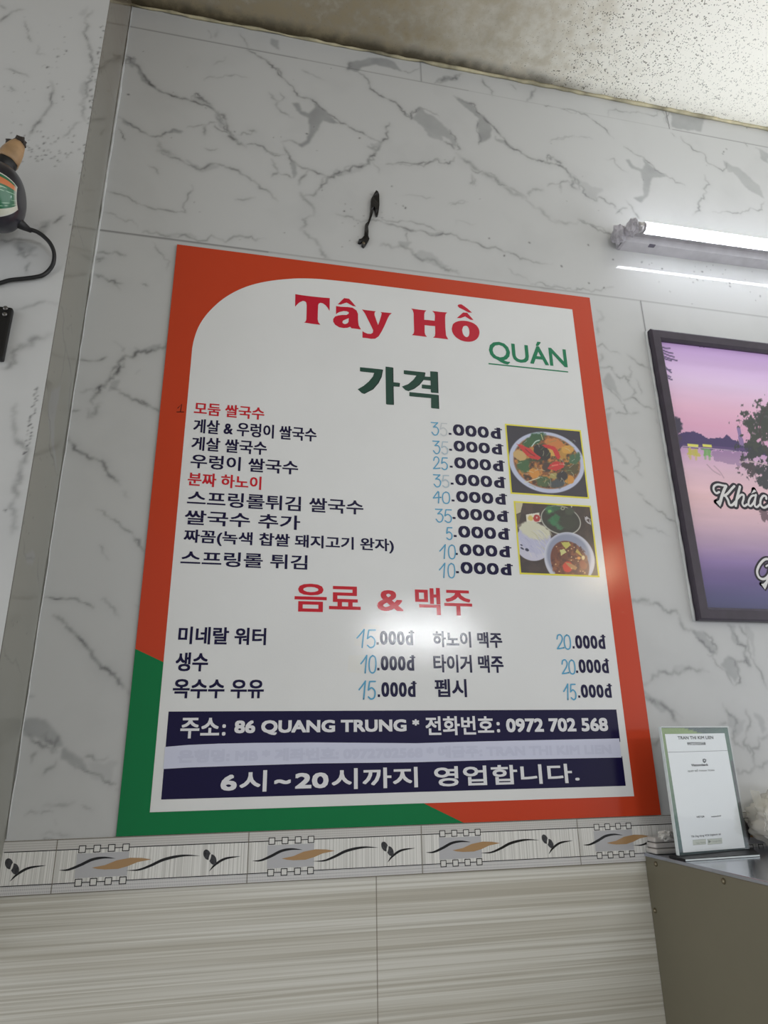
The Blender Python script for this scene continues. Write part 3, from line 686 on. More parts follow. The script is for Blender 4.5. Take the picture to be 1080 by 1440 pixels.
# ---- lower wall tiles: cream ribbed look, 30 x 60 cm
mt = mat('ribbed_cream_tile', (205, 201, 188), rough=.35, coat=.6, coat_rough=.12)
nt = mt.node_tree; bs = nt.nodes['Principled BSDF']
geo = nd('ShaderNodeNewGeometry')
def stretched(sx, sz, scale, det):
    mp = nd('ShaderNodeMapping'); mp.inputs['Scale'].default_value = (sx, 1, sz); nt.links.new(geo.outputs['Position'], mp.inputs['Vector'])
    n = nd('ShaderNodeTexNoise'); n.inputs['Scale'].default_value = scale; n.inputs['Detail'].default_value = det; nt.links.new(mp.outputs[0], n.inputs['Vector'])
    return n.outputs['Fac']
s1 = stretched(.5, 75, 1.3, 4); s2 = stretched(.9, 230, 1.0, 2); s3 = stretched(.3, 22, 1.0, 2)
sep = nd('ShaderNodeSeparateXYZ'); nt.links.new(geo.outputs['Position'], sep.inputs[0])
c = mixc(ramp(s1, .40, .62, 0, 1), lin((219, 217, 209)), lin((198, 194, 183)))
c = mixc(math_n('MULTIPLY', ramp(s2, .52, .60, 0, 1), .55), c, lin((238, 237, 232)))
c = mixc(math_n('MULTIPLY', ramp(s2, .40, .46, 1, 0), .40), c, lin((172, 167, 154)))
c = mixc(math_n('MULTIPLY', ramp(s3, .45, .65, 0, 1), .35), c, lin((200, 195, 183)))
dx = math_n('ABSOLUTE', math_n('SUBTRACT', math_n('FRACT', math_n('DIVIDE', math_n('SUBTRACT', sep.outputs[0], .436 - .3), .6)), .5))
dz = math_n('ABSOLUTE', math_n('SUBTRACT', math_n('FRACT', math_n('DIVIDE', math_n('SUBTRACT', sep.outputs[2], 1.1775 - .15), .3)), .5))
c = mixc(math_n('MULTIPLY', math_n('LESS_THAN', dx, .0016), .75), c, lin((120, 112, 96)))
c = mixc(math_n('MULTIPLY', math_n('LESS_THAN', dz, .003), .75), c, lin((120, 112, 96)))
nt.links.new(c, bs.inputs['Base Color'])
bp = nd('ShaderNodeBump'); bp.inputs['Strength'].default_value = .25; bp.inputs['Distance'].default_value = .001
nt.links.new(s1, bp.inputs['Height']); nt.links.new(bp.outputs['Normal'], bs.inputs['Normal'])
tag(box_obj('wall_back_lower', CX, 2.75, 0.0, 0.05, 0.0, Z_BORDER_B, mt), kind='structure')
tag(box_obj('floor', -2.2, 3.6, -4.2, 0.05, -.06, 0.0, mat('pale_floor_tile', (206, 203, 196), rough=.4, var=(3, .1))), kind='structure')

# ---- decorative border strip (trim): ground, top line, hatch, waves, leaves
mbg = mat('border_ground', (205, 203, 196), rough=.35, coat=.6, coat_rough=.1)
nt = mbg.node_tree; bs = nt.nodes['Principled BSDF']; geo = nd('ShaderNodeNewGeometry')
v1 = stretched(420, 1.5, 1.0, 2); v2 = stretched(120, 1, 1.0, 2)
c = mixc(ramp(v1, .40, .62, 0, 1), lin((240, 239, 236)), lin((206, 205, 201))); c = mixc(math_n('MULTIPLY', ramp(v2, .55, .7, 0, 1), .5), c, lin((236, 235, 232)))
nt.links.new(c, bs.inputs['Base Color'])
def hatch(name, scale, c1, c2):
    global nt, geo
    m = mat(name, c1, rough=.4, coat=.5, coat_rough=.1); nt = m.node_tree; geo = nd('ShaderNodeNewGeometry')
    sep = nd('ShaderNodeSeparateXYZ'); nt.links.new(geo.outputs['Position'], sep.inputs[0])
    a = math_n('SINE', math_n('MULTIPLY', math_n('ADD', sep.outputs[0], math_n('MULTIPLY', sep.outputs[2], .6)), scale))
    b = math_n('SINE', math_n('MULTIPLY', math_n('SUBTRACT', sep.outputs[0], math_n('MULTIPLY', sep.outputs[2], .6)), scale))
    c = mixc(math_n('LESS_THAN', math_n('MULTIPLY', a, b), -.12), lin(c1), lin(c2))
    nt.links.new(c, nt.nodes['Principled BSDF'].inputs['Base Color']); return m
mh1 = hatch('border_mesh_band', 1150, (218, 217, 217), (192, 191, 193))
mh2 = hatch('border_dot_band', 1500, (212, 210, 207), (186, 184, 181))
mgrey = mat('border_grey_glaze', (192, 192, 196), rough=.25, coat=.6); mblk = mat('border_black_glaze', (26, 26, 28), rough=.2, coat=.6)
mtan = mat('border_tan_glaze', (188, 150, 106), rough=.2, coat=.8, metal=.15); mwht = mat('border_white_square', (222, 221, 218), rough=.3)
mjoint = mat('border_joint', (128, 122, 112), rough=.7); mleaf = mat('border_dark_leaf', (64, 64, 68), rough=.3, var=(260, .6))
BM = [mbg, mh1, mh2, mgrey, mblk, mtan, mwht, mjoint, mleaf]
bf = Flat(O=(0, -.004, 0))
x0b = CX; x1b = 2.75
bf.rect(x0b, x1b, Z_BORDER_B, Z_BORDER_T, 0, 0)
cB = (340, 1150, .24074)
def bw(x, y): return W(cB[0] + x * cB[1 + 1], cB[1] + y * cB[2])
zt = bw(252, 131)[1]; zb = bw(246, 314)[1]
bf.rect(x0b, x1b, Z_BORDER_B + .001, zb, .0001, 1); bf.rect(x0b, x1b, zt, Z_BORDER_T - .001, .0001, 2)
for k in range(-2, 9):
    if k < -1: pass
    ox = k * 0.3035
    sh = lambda p: (p[0] + ox, p[1])
    ok = lambda p: x0b + .004 < p[0] < x1b - .004
    def S(pts): return [sh(bw(*p)) for p in pts]
    def stroke(pts, wd, mi, h):
        Q = [p for p in S(pts)]
        if all(ok(p) for p in Q): bf.stroke(Q, wd, h, mi, caps=False)
    q = S([(150,160),(422,152),(422,280),(147,292)])
    if all(ok(p) for p in q):
        xa, xb = q[0][0], q[1][0]; bf.rect(xa, xb, q[2][1], q[0][1], .00015, 3)
    taper = lambda wmax: (lambda t: wmax * (max(0.02, math.sin(math.pi * min(1, t * 1.0))) ** .8))
    stroke([(62,250),(110,247),(170,222),(230,192),(290,181),(352,185)], taper(.0044), 4, .0003)
    q = S([(232,236),(300,222),(360,196),(430,182),(490,183),(542,191),(470,206),(420,228),(370,243),(300,246),(262,243)])
    if all(ok(p) for p in q): bf.poly(q, .00045, 5)
    stroke([(415,252),(480,248),(540,225),(600,195),(660,178),(720,170),(793,172)], taper(.0044), 4, .0003)
    stroke([(849,258),(880,220),(930,188),(1008,175)], taper(.0038), 4, .0003)
    for px, py, rot in ((832,166,-.5),(864,193,-.5)):
        p = sh(bw(px, py))
        if ok(p): bf.disc(p[0], p[1], .0055, .0085, .00035, 8, 20, .5)
    p = sh(bw(848, 180))
    if ok(p): bf.disc(p[0], p[1], .0016, .0055, .0005, 6, 12, -.2)
    xl, xr = bw(40, 130)[0] + ox, bw(40, 130)[0] + ox + .3035
    for z, ys in ((zt, ((175,135),(252,131),(328,128),(403,126))), (zb, ((168,318),(246,314),(324,309),(400,305)))):
        a, b = max(xl, x0b + .002), min(xr, x1b)
        if b > a: bf.rect(a, b, z - .0006, z + .0006, .0003, 4)
        for c_ in ys:
            p = sh(bw(*c_))
            if not ok((p[0] - .006, 0)) or not ok((p[0] + .006, 0)): continue
            bf.rect(p[0] - .0056, p[0] + .0056, z - .0056, z + .0056, .0004, 4); bf.rect(p[0] - .0043, p[0] + .0043, z - .0043, z + .0043, .0005, 6)
    if x0b < xl < x1b: bf.rect(xl - .0006, xl + .0006, Z_BORDER_B, Z_BORDER_T, .0006, 7)
bf.rect(x0b, x1b, Z_BORDER_T - .0012, Z_BORDER_T, .0007, 7); bf.rect(x0b, x1b, Z_BORDER_B, Z_BORDER_B + .001, .0007, 7)
# the strip's own thickness
bb = len(bf.v)
for (x, z) in ((x0b, Z_BORDER_B), (x1b, Z_BORDER_B), (x1b, Z_BORDER_T), (x0b, Z_BORDER_T)):
    bf.v += [Vector((x, -.004, z)), Vector((x, 0.0, z))]
for i in range(4):
    a, b = bb + 2 * i, bb + 2 * ((i + 1) % 4); bf.f.append((a, a + 1, b + 1, b)); bf.mi.append(0)
tag(bf.build('trim_3', BM), kind='structure')

# ================================================================== MENU BOARD
SX0, SX1, SZ0, SZ1 = 0.0, 1.0, 1.257, 2.452
SB = -0.0045
board = empty('menu_board', (0.5, 0.0, SZ0), 'large white price board with orange and green border and Korean menu lettering', 'menu board')
M_ORANGE = sign_mat('board_orange', (203, 67, 35)); M_GREEN = sign_mat('board_green', (0, 122, 68)); M_WHITE = sign_mat('board_white', (232, 233, 233), var=(6, .02))
M_RED = sign_mat('board_crimson', (200, 22, 52)); M_RED2 = sign_mat('board_red', (206, 34, 50)); M_NAVY = sign_mat('board_navy', (17, 9, 60)); M_DG = sign_mat('board_dark_green', (30, 72, 60)); M_DG2 = sign_mat('board_darkest_green', (24, 40, 40))
M_QG = sign_mat('board_green_letters', (18, 128, 88)); M_LAV = sign_mat('board_lavender_tape', (214, 217, 238)); M_GHOST = sign_mat('board_faded_letters', (206, 209, 231)); M_BLUE = sign_mat('blue_marker', (92, 168, 206)); M_FADE = sign_mat('faded_marker', (182, 200, 212)); M_YEL = sign_mat('photo_yellow_edge', (238, 228, 84)); M_PAPER = sign_mat('tape_patch', (233, 233, 230))
M_BLACK = sign_mat('black_ink', (26, 18, 16))
bm = bmesh.new(); add_box(bm, SX0, SX1, SB, -.0008, SZ0, SZ1)
bm_obj('backing_panel', bm, M_WHITE, board)
fl = Flat(O=(0, SB, 0))
inner_tl = [(x, z) for x, z in (W(220 + a * .2963, 340 + b * .2963) for a, b in ((170,512),(179,468),(199,412),(229,363),(268,319),(310,282),(354,253),(402,229),(452,211),(505,198),(560,189),(620,183),(680,180),(760,182),(850,190),(960,202)))]
i_tr = W(803.6, 436.7); i_br = W(890, 1119.6); i_bl = W(211, 1142)
inner = [i_bl] + catmull(inner_tl, 4) + [i_tr, i_br]
fl.poly([[(SX0, SZ0), (SX1, SZ0), (SX1, SZ1), (SX0, SZ1)], inner], .0002, 0)
fl.build('orange_border', [M_ORANGE], board)['label'] = 'orange border with one large rounded inner corner'
fl = Flat(O=(0, SB, 0))
ga, gb = W(193.3, 913), W(230, 931.6); gc, gd = W(651, 1161.5), W(594.8, 1129)
lx = i_bl[0] + (gb[1] - i_bl[1]) * (inner_tl[0][0] - i_bl[0]) / (inner_tl[0][1] - i_bl[1])
fl.poly([(SX0, SZ0), (gc[0], SZ0), (gd[0], i_bl[1] + (gd[0] - i_bl[0]) * (i_br[1] - i_bl[1]) / (i_br[0] - i_bl[0])), i_bl, (lx, gb[1]), (SX0, ga[1])], .0004, 0)
fl.build('green_border', [M_GREEN], board)['label'] = 'green lower left corner of the border'
# shop name, traced
T1 = crop(405, 405, .13889); T2 = crop(540, 415, .13889); T3 = crop(495, 505, .125)
fl = Flat(O=(0, SB, 0)); hT = .0003
fl.poly(T1([(72,75),(130,85),(250,100),(350,110),(420,115),(418,245),(400,215),(375,185),(350,168),(325,163),(308,172),(303,190),(300,250),(298,330),(305,360),(325,385),(240,375),(160,362),(178,350),(184,330),(186,260),(187,190),(183,160),(170,148),(150,143),(120,155),(95,175),(70,203)]), hT)
fl.poly(T1([(565,115),(615,122),(650,160),(685,200),(655,195),(590,160),(530,180),(500,178)]), hT)
fl.poly([T1([(483,195),(530,203),(600,205),(650,212),(690,240),(705,275),(706,340),(712,390),(735,432),(680,425),(640,420),(625,405),(600,415),(560,418),(515,410),(475,385),(455,355),(455,325),(475,300),(510,290),(550,285),(590,285),(612,272),(612,258),(590,248),(560,246),(520,255),(500,265),(483,278)]), T1([(612,318),(580,330),(555,342),(547,358),(555,372),(575,378),(598,370),(610,355)])], hT)
fl.poly(T1([(745,230),(800,238),(885,248),(872,262),(872,285),(890,340),(908,388),(925,340),(940,290),(945,268),(930,255),(1000,262),(1047,267),(1025,285),(1005,320),(975,390),(945,450),(915,500),(880,525),(840,527),(800,520),(750,515),(750,448),(770,462),(800,474),(835,477),(855,465),(858,440),(840,400),(810,340),(780,280),(765,255)]), hT)
fl.build('shop_name_word', [M_RED], board)['label'] = 'first crimson word in heavy serif letters'; fl = Flat(O=(0, SB, 0))
fl.poly(T2([(270,148),(340,158),(425,168),(408,182),(402,205),(402,262),(450,265),(508,272),(510,220),(505,195),(482,172),(560,182),(635,188),(618,205),(613,240),(615,340),(622,420),(645,460),(570,450),(490,442),(508,428),(513,400),(512,326),(460,322),(406,316),(406,390),(412,412),(430,435),(350,425),(278,417),(295,400),(300,375),(297,280),(295,195),(285,165)]), hT)
def closed(pts): q = catmull(pts + pts[:3], 4); return q[4:-8]
fl.poly([closed(T2([(680,350),(690,310),(720,285),(770,272),(830,274),(890,292),(935,325),(958,370),(955,420),(930,458),(885,480),(830,483),(770,468),(720,435),(690,395)])), closed(T2([(785,360),(795,332),(818,322),(840,330),(855,360),(858,395),(850,425),(830,437),(808,425),(792,400)]))], hT)
fl.poly(T2([(795,188),(835,190),(900,265),(870,262),(815,228),(770,245),(730,245)]), hT)
fl.poly(T2([(738,120),(750,107),(775,105),(800,120),(840,150),(885,190),(850,188),(800,162),(755,140)]), hT + .0001)
fl.build('shop_name_word', [M_RED], board)['label'] = 'second crimson word in heavy serif letters'
fl = Flat(O=(0, SB, 0))
text(fl, 'QUÁN', *tbox((500, 380, 1/3), (560, 288, 398), (886, 315, 425)), .0003, 0, bold=.0010)
q0, q1 = W(500 + 558/3, 380 + 400/3), W(500 + 893/3, 380 + 432/3); zq = (q0[1] + q1[1]) / 2
fl.rect(q0[0], q1[0], zq - .0016, zq + .0016, .0003, 0)
fl.build('quan_lettering', [M_QG], board)['label'] = 'thin green underlined capital letters'
fl = Flat(O=(0, SB, 0))
for poly in ([(90,105),(200,115),(340,130),(325,210),(290,280),(230,350),(130,402),(110,395),(65,352),(130,315),(190,265),(235,210),(250,167),(90,150)],
             [(377,98),(455,107),(457,272),(530,280),(525,322),(458,317),(462,525),(383,520)],
             [(582,138),(815,162),(808,208),(880,213),(878,150),(955,155),(962,393),(885,387),(884,350),(783,340),(785,298),(884,308),(882,252),(795,245),(750,300),(690,345),(625,370),(600,362),(560,322),(630,295),(690,245),(725,197),(582,180)],
             [(645,383),(965,415),(970,570),(888,562),(888,450),(643,428)]):
    fl.poly(T3([(x - 5, y - 1) for x, y in poly]), .0004, 0); fl.poly(T3([(x + 5, y + 2) for x, y in poly]), .0003, 1)
fl.build('heading_lettering', [M_DG, M_DG2], board)['label'] = 'dark green heading in two large Korean syllables'
# dishes
cM = (230, 540, .32407)
for body, Lx, Rx, m in (('모둠 쌀국수', (133,86,140), (437,102,158), M_RED2), ('게살 & 우렁이 쌀국수', (130,162,221), (663,189,250), M_NAVY), ('게살 쌀국수', (122,235,295), (448,250,309), M_NAVY),
                        ('우렁이 쌀국수', (118,312,372), (583,333,394), M_NAVY), ('분짜 하노이', (106,390,446), (424,402,462), M_RED2), ('스프링롤튀김 쌀국수', (103,473,537), (865,500,564), M_NAVY),
                        ('쌀국수 추가', (92,554,618), (592,570,632), M_NAVY), ('짜꼼(녹색 찹쌀 돼지고기 완자)', (88,636,702), (997,672,736), M_NAVY), ('스프링롤 튀김', (75,730,794), (623,740,804), M_NAVY)):
    fl = Flat(O=(0, SB, 0)); b = tbox(cM, Lx, Rx); text(fl, body, *b, .0003, 0, bold=.0005, boldx=.0008)
    fl.build('dish_name', [m], board)
# hand-written digits: strokes in a unit box (u right, v up)
DIG = {'0': [[(.5,1),(.15,.85),(.03,.5),(.15,.12),(.5,0),(.85,.12),(.97,.5),(.85,.88),(.5,1)]], '1': [[(0,.52),(.35,.72),(.78,1)], [(.78,1),(.68,.5),(.60,0)]],
       '2': [[(.05,.70),(.2,.95),(.6,1),(.85,.8),(.75,.55),(.35,.25),(0,.02)], [(0,.02),(.5,.05),(1,.10)]], '3': [[(0,.97),(.45,.97),(.9,.99)], [(.9,.99),(.6,.80),(.30,.62)], [(.30,.62),(.75,.62),(1,.38),(.8,.06),(.4,0),(.08,.2)]],
       '4': [[(.62,1),(.3,.7),(0,.40)], [(0,.40),(.5,.46),(1,.5)], [(.72,.95),(.72,.5),(.68,0)]], '5': [[(.95,.98),(.6,.98),(.22,.97)], [(.22,.97),(.15,.75),(.08,.50)], [(.08,.50),(.5,.62),(.92,.42),(.85,.1),(.45,0),(.1,.12)]]}
def handwrite(fl, ch, u0, u1, v0, v1, h, mi, wd):
    for k, st in enumerate(DIG[ch]):
        fl.stroke([(u0 + (u1 - u0) * (a + (b - .5) * .06), v0 + (v1 - v0) * b) for a, b in st], wd, h + k * 9e-5, mi)
cP = (580, 570, .25926)
prices = [('35', 'bf', (97,100,168), (190,100,168), 192, 112, 165, 483, 125, 187), ('35', 'bF', (106,200,268), (195,200,268), 195, 200, 250, 490, 213, 272),
          ('25', 'bb', (109,287,352), (192,287,352), 198, 290, 343, 497, 302, 362), ('35', 'bF', (109,382,448), (201,382,448), 203, 379, 432, 503, 392, 455),
          ('40', 'bb', (108,473,535), (205,473,535), 208, 472, 523, 510, 483, 545), ('35', 'bb', (120,568,638), (215,568,638), 213, 565, 618, 520, 575, 638),
          ('5', 'b', (178,666,732), (217,666,732), 219, 660, 715, 526, 670, 735), ('10', 'bb', (143,760,835), (235,760,835), 225, 758, 810, 533, 767, 832), ('10', 'bb', (141,860,938), (232,860,938), 231, 855, 908, 541, 863, 930)]
for dg, cl, Ld, Rd, xd, yt, ybt, xr, ytr, ybr in prices:
    fl = Flat(O=(0, SB, 0))
    b = tbox(cP, (xd, yt - 1, ybt + 4), (xr - 6, ytr - 4, ybr - 2))
    V, F = text_mesh('.000d')
    # the zeros stand as tall as the barred d: set the dot, zeros and d separately
    wd = b[1] - b[0]; hh = b[3] - b[2]
    fl.rect(b[0], b[0] + wd * .052, b[2] + hh * .02, b[2] + hh * .19, .0003, 0)
    for k in range(3):
        u = b[0] + wd * (.085 + k * .232); text(fl, 'O', u, u + wd * .212, b[2], b[2] + hh, .0003, 0, bold=.0010, boldx=.0024)
    u = b[0] + wd * .795; text(fl, 'd', u, b[0] + wd * .985, b[2], b[2] + hh * 1.0, .0003, 0, bold=.0010, boldx=.0022)
    fl.rect(b[0] + wd * .875, b[0] + wd * 1.02, b[2] + hh * .80, b[2] + hh * .90, .0005, 0)
    fl.build('price', [M_NAVY], board)
    fl = Flat(O=(0, SB, 0)); hb = tbox(cP, Ld, Rd); n = len(dg); cw = (hb[1] - hb[0]) / n
    for k, ch in enumerate(dg):
        u0 = hb[0] + k * cw; mi = {'b': 0, 'F': 1, 'f': 2}[cl[k]]
        handwrite(fl, ch, u0 + cw * .04, u0 + cw * .88, hb[2], hb[3], .00035, mi, .0026)
    fl.build('handwritten_price', [M_BLUE, M_FADE, sign_mat('erased_marker', (204, 208, 212))], board)['label'] = 'blue hand-written thousands'
# drinks
b = tbox((0, 0, 1), (414, 820.5, 860.5), (662.6, 829.6, 866.7)); fl = Flat(O=(0, SB, 0)); hw = b[1] - b[0]
for body, f0, f1, lo_, hi_ in (('음료', 0, .36, 0, 1), ('&', .452, .60, .10, .86), ('맥주', .668, 1, 0, 1)):
    fl = Flat(O=(0, SB, 0)); text(fl, body, b[0] + hw * f0, b[0] + hw * f1, b[2] + (b[3] - b[2]) * lo_, b[2] + (b[3] - b[2]) * hi_, .0003, 0, bold=.0011, boldx=.0014)
    fl.build('drinks_heading_word', [M_RED2], board)
c5 = (200, 800, .31481); c6 = (480, 800, .37037)
for body, cc, Lx, Rx in (('미네랄 워터', c5, (162,263,339), (553,262,341)), ('생수', c5, (150,375,459), (295,375,459)), ('옥수수 우유', c5, (138,495,579), (543,493,579)),
                         ('하노이 맥주', c6, (345,240,298), (607,240,302)), ('타이거 맥주', c6, (347,328,394), (612,328,396)), ('펩시', c6, (352,420,487), (473,418,489))):
    fl = Flat(O=(0, SB, 0)); text(fl, body, *tbox(cc, Lx, Rx), .0003, 0, bold=.0008, boldx=.0009); fl.build('drink_name', [M_NAVY], board)
for dg, hb, pb in (('15', ((57,232,300),(130,232,300)), ((131,236,288),(272,238,292))), ('10', ((72,330,396),(132,330,396)), ((134,332,387),(276,330,387))), ('15', ((65,427,495),(130,427,495)), ((136,430,486),(281,430,488))),
                   ('20', ((814,252,306),(868,252,306)), ((872,253,303),(998,253,306))), ('20', ((833,347,400),(885,347,400)), ((885,345,396),(1011,343,397))), ('15', ((840,438,497),(888,438,497)), ((893,440,490),(1022,438,490)))):
    fl = Flat(O=(0, SB, 0)); b = tbox(c6, *pb); wd = b[1] - b[0]; hh = b[3] - b[2]
    fl.rect(b[0], b[0] + wd * .06, b[2] + hh * .0, b[2] + hh * .17, .0003, 0)
    for k in range(3):
        u = b[0] + wd * (.095 + k * .228); text(fl, '0', u, u + wd * .205, b[2], b[2] + hh * .98, .0003, 0, bold=.0009, boldx=.0012)
    text(fl, 'd', b[0] + wd * .785, b[0] + wd * .985, b[2], b[2] + hh * 1.06, .0003, 0, bold=.0009, boldx=.0012)
    fl.rect(b[0] + wd * .87, b[0] + wd * 1.02, b[2] + hh * .86, b[2] + hh * .95, .0005, 0)
    fl.build('price', [M_NAVY], board)
    fl = Flat(O=(0, SB, 0)); q = tbox(c6, *hb); cw = (q[1] - q[0]) / 2
    for k, ch in enumerate(dg): handwrite(fl, ch, q[0] + k * cw + cw * .02, q[0] + (k + 1) * cw - cw * .06, q[2], q[3], .00045, 0, .0028)
    fl.build('handwritten_price', [M_BLUE], board)['label'] = 'blue hand-written thousands'
# tape patches under the first drink prices
fl = Flat(O=(0, SB, 0))
fl.poly([W(497, 908), W(500, 893), W(512, 878), W(533, 880), W(536, 908), W(520, 911)], .0002, 0); fl.poly([W(488, 945), W(490, 922), W(512, 922), W(512, 948)], .0002, 0)
fl.build('tape_patch', [M_PAPER], board)
# bands at the bottom
zb1t, zb1b = (W(237.4, 1001)[1] + W(865.2, 997.8)[1]) / 2, (W(233.2, 1051)[1] + W(868.5, 1039)[1]) / 2
xl1, xr1 = (W(237.4, 1001)[0] + W(226.9, 1124.3)[0]) / 2, (W(865.2, 997.8)[0] + W(878, 1104.8)[0]) / 2
zb2b = (W(226.9, 1124.3)[1] + W(878, 1104.8)[1]) / 2; zb2t = (W(230.4, 1081.4)[1] + W(871.5, 1065)[1]) / 2
fl = Flat(O=(0, SB, 0)); fl.rect(xl1, xr1, zb1b - .004, zb1t, .0002, 0); fl.build('address_band', [M_NAVY], board)['label'] = 'navy band behind the address'
fl = Flat(O=(0, SB, 0)); fl.rect(xl1, xr1, zb2b, zb2t + .004, .0002, 0); fl.build('opening_hours_band', [M_NAVY], board)['label'] = 'navy band behind the opening hours'
fl = Flat(O=(0, SB, 0)); top = [W(160 + a * .35185, 980 + b * .35185) for a, b in ((206,200),(300,192),(420,187),(560,184),(800,182))] + [W(540 + a * .37037, 980 + b * .37037) for a, b in ((120,176),(300,171),(500,166),(700,162),(888,158))]
bot = [W(160 + a * .35185, 980 + b * .35185) for a, b in ((199,288),(300,282),(500,275),(800,266))] + [W(540 + a * .37037, 980 + b * .37037) for a, b in ((120,248),(400,240),(700,234),(897,230))]
fl.poly(top + bot[::-1], .00045, 0)
gb_ = tbox((540, 980, .37037), (-430, 196, 240), (858, 172, 222))
text(fl, '은행명: MB * 계좌번호: 0972702568 * 예금주: TRAN THI KIM LIEN', W(250, 1065)[0], W(858, 1055)[0], zb2t + .007, zb1b - .006, .0006, 1, bold=.0012)
fl.build('cover_tape', [M_LAV, M_GHOST], board)['label'] = 'pale lavender tape pasted over a line of writing'
c7 = (160, 980, .35185); c8 = (540, 980, .37037)
fl = Flat(O=(0, SB, 0)); M_BW = sign_mat('board_white_letters', (232, 232, 236))
za = tbox((0, 0, 1), (329.7, 1014, 1035), (570.7, 1011, 1031)); zlo, zhi = za[2], za[3]
def seg_text(body, xl, yl, xr, yr, lo, hi, bd=.0008): text(fl, body, W(xl, yl)[0], W(xr, yr)[0], lo, hi, .0004, 0, bold=bd, boldx=bd * 1.15)
seg_text('주소', 254, 1025, 308.5, 1025, zlo - .004, zhi + .005); seg_text(':', 312.5, 1025, 317.5, 1025, zlo, zlo + (zhi - zlo) * .75)
seg_text('86 QUANG TRUNG', 329.7, 1024, 570.7, 1021, zlo, zhi, .0011); seg_text('*', 579, 1018, 588.5, 1018, zlo + (zhi - zlo) * .55, zhi)
seg_text('전화번호', 597.4, 1020, 693, 1020, zlo - .004, zhi + .005); seg_text(':', 697, 1020, 701.5, 1020, zlo, zlo + (zhi - zlo) * .75)
seg_text('0972 702 568', 710.4, 1021, 853, 1020, zlo, zhi, .0011)
fl.build('address_lettering', [M_BW], board)
fl = Flat(O=(0, SB, 0)); zc = tbox((0, 0, 1), (310.7, 1089, 1112), (461, 1086.5, 1108)); lo, hi = zc[2], zc[3]
seg_text('6', 310.5, 1100, 333, 1100, lo, hi, .0013); seg_text('시', 337, 1098, 375, 1098, lo - .003, hi + .006); seg_text('~', 385.5, 1098, 408.5, 1098, lo + (hi - lo) * .32, lo + (hi - lo) * .62, .0012)
seg_text('20', 414.5, 1097, 461.5, 1097, lo, hi, .0013); seg_text('시까지', 466, 1095, 586.5, 1093, lo - .003, hi + .006); fl.build('opening_hours_lettering', [M_BW], board)['label'] = 'white hours on the lower band'; fl = Flat(O=(0, SB, 0)); seg_text('영업합니다', 609.6, 1092, 803, 1090, lo - .003, hi + .006); seg_text('.', 807.5, 1097, 813.5, 1097, lo + .001, lo + .006, .0008)
fl.build('open_lettering', [M_BW], board)['label'] = 'white closing word on the lower band'
fl = Flat(O=(0, SB, 0)); Mk = crop(230, 540, .32407); fl.stroke(Mk([(62,110),(80,92),(74,125)]), .0016, .0005, 0, smooth=0); fl.stroke(Mk([(58,126),(88,126)]), .0016, .0005, 0, smooth=0)
fl.build('pen_mark', [M_BLACK], board)
# dish photographs: prints with a yellow edge
M_PRINT = color_attr_mat('dish_print', 'print', rough=.4, coat=1.0, coat_rough=.14, bump=(420, .1, .0006))
def photo_print(name, quad, crp, painter, label):
    q = [W(*p) for p in quad]   # TL TR BR BL
    x0, x1 = (q[0][0] + q[3][0]) / 2, (q[1][0] + q[2][0]) / 2; z1, z0 = (q[0][1] + q[1][1]) / 2, (q[2][1] + q[3][1]) / 2
    fl = Flat(O=(0, SB, 0)); fl.rect(x0, x1, z0, z1, .0003, 0)
    o = fl.build(name, [M_YEL], board); o['label'] = label
    e = .0036; nu = 170; nv = 170
    Xg, Zg = np.meshgrid(np.linspace(x0 + e, x1 - e, nu), np.linspace(z0 + e, z1 - e, nv))
    px, py = PX(Xg, Zg); p = Paint((px - crp[0]) / crp[2], (py - crp[1]) / crp[2])
    # scale the noise to the crop's own pixels
    p.N = (vnoise(p.X, p.Y, .03, 3), vnoise(p.X, p.Y, .03, 4))
    painter(p)
    color_grid('print', np.stack([Xg, np.full_like(Xg, SB - .0006), Zg], -1), p.C, M_PRINT, o)
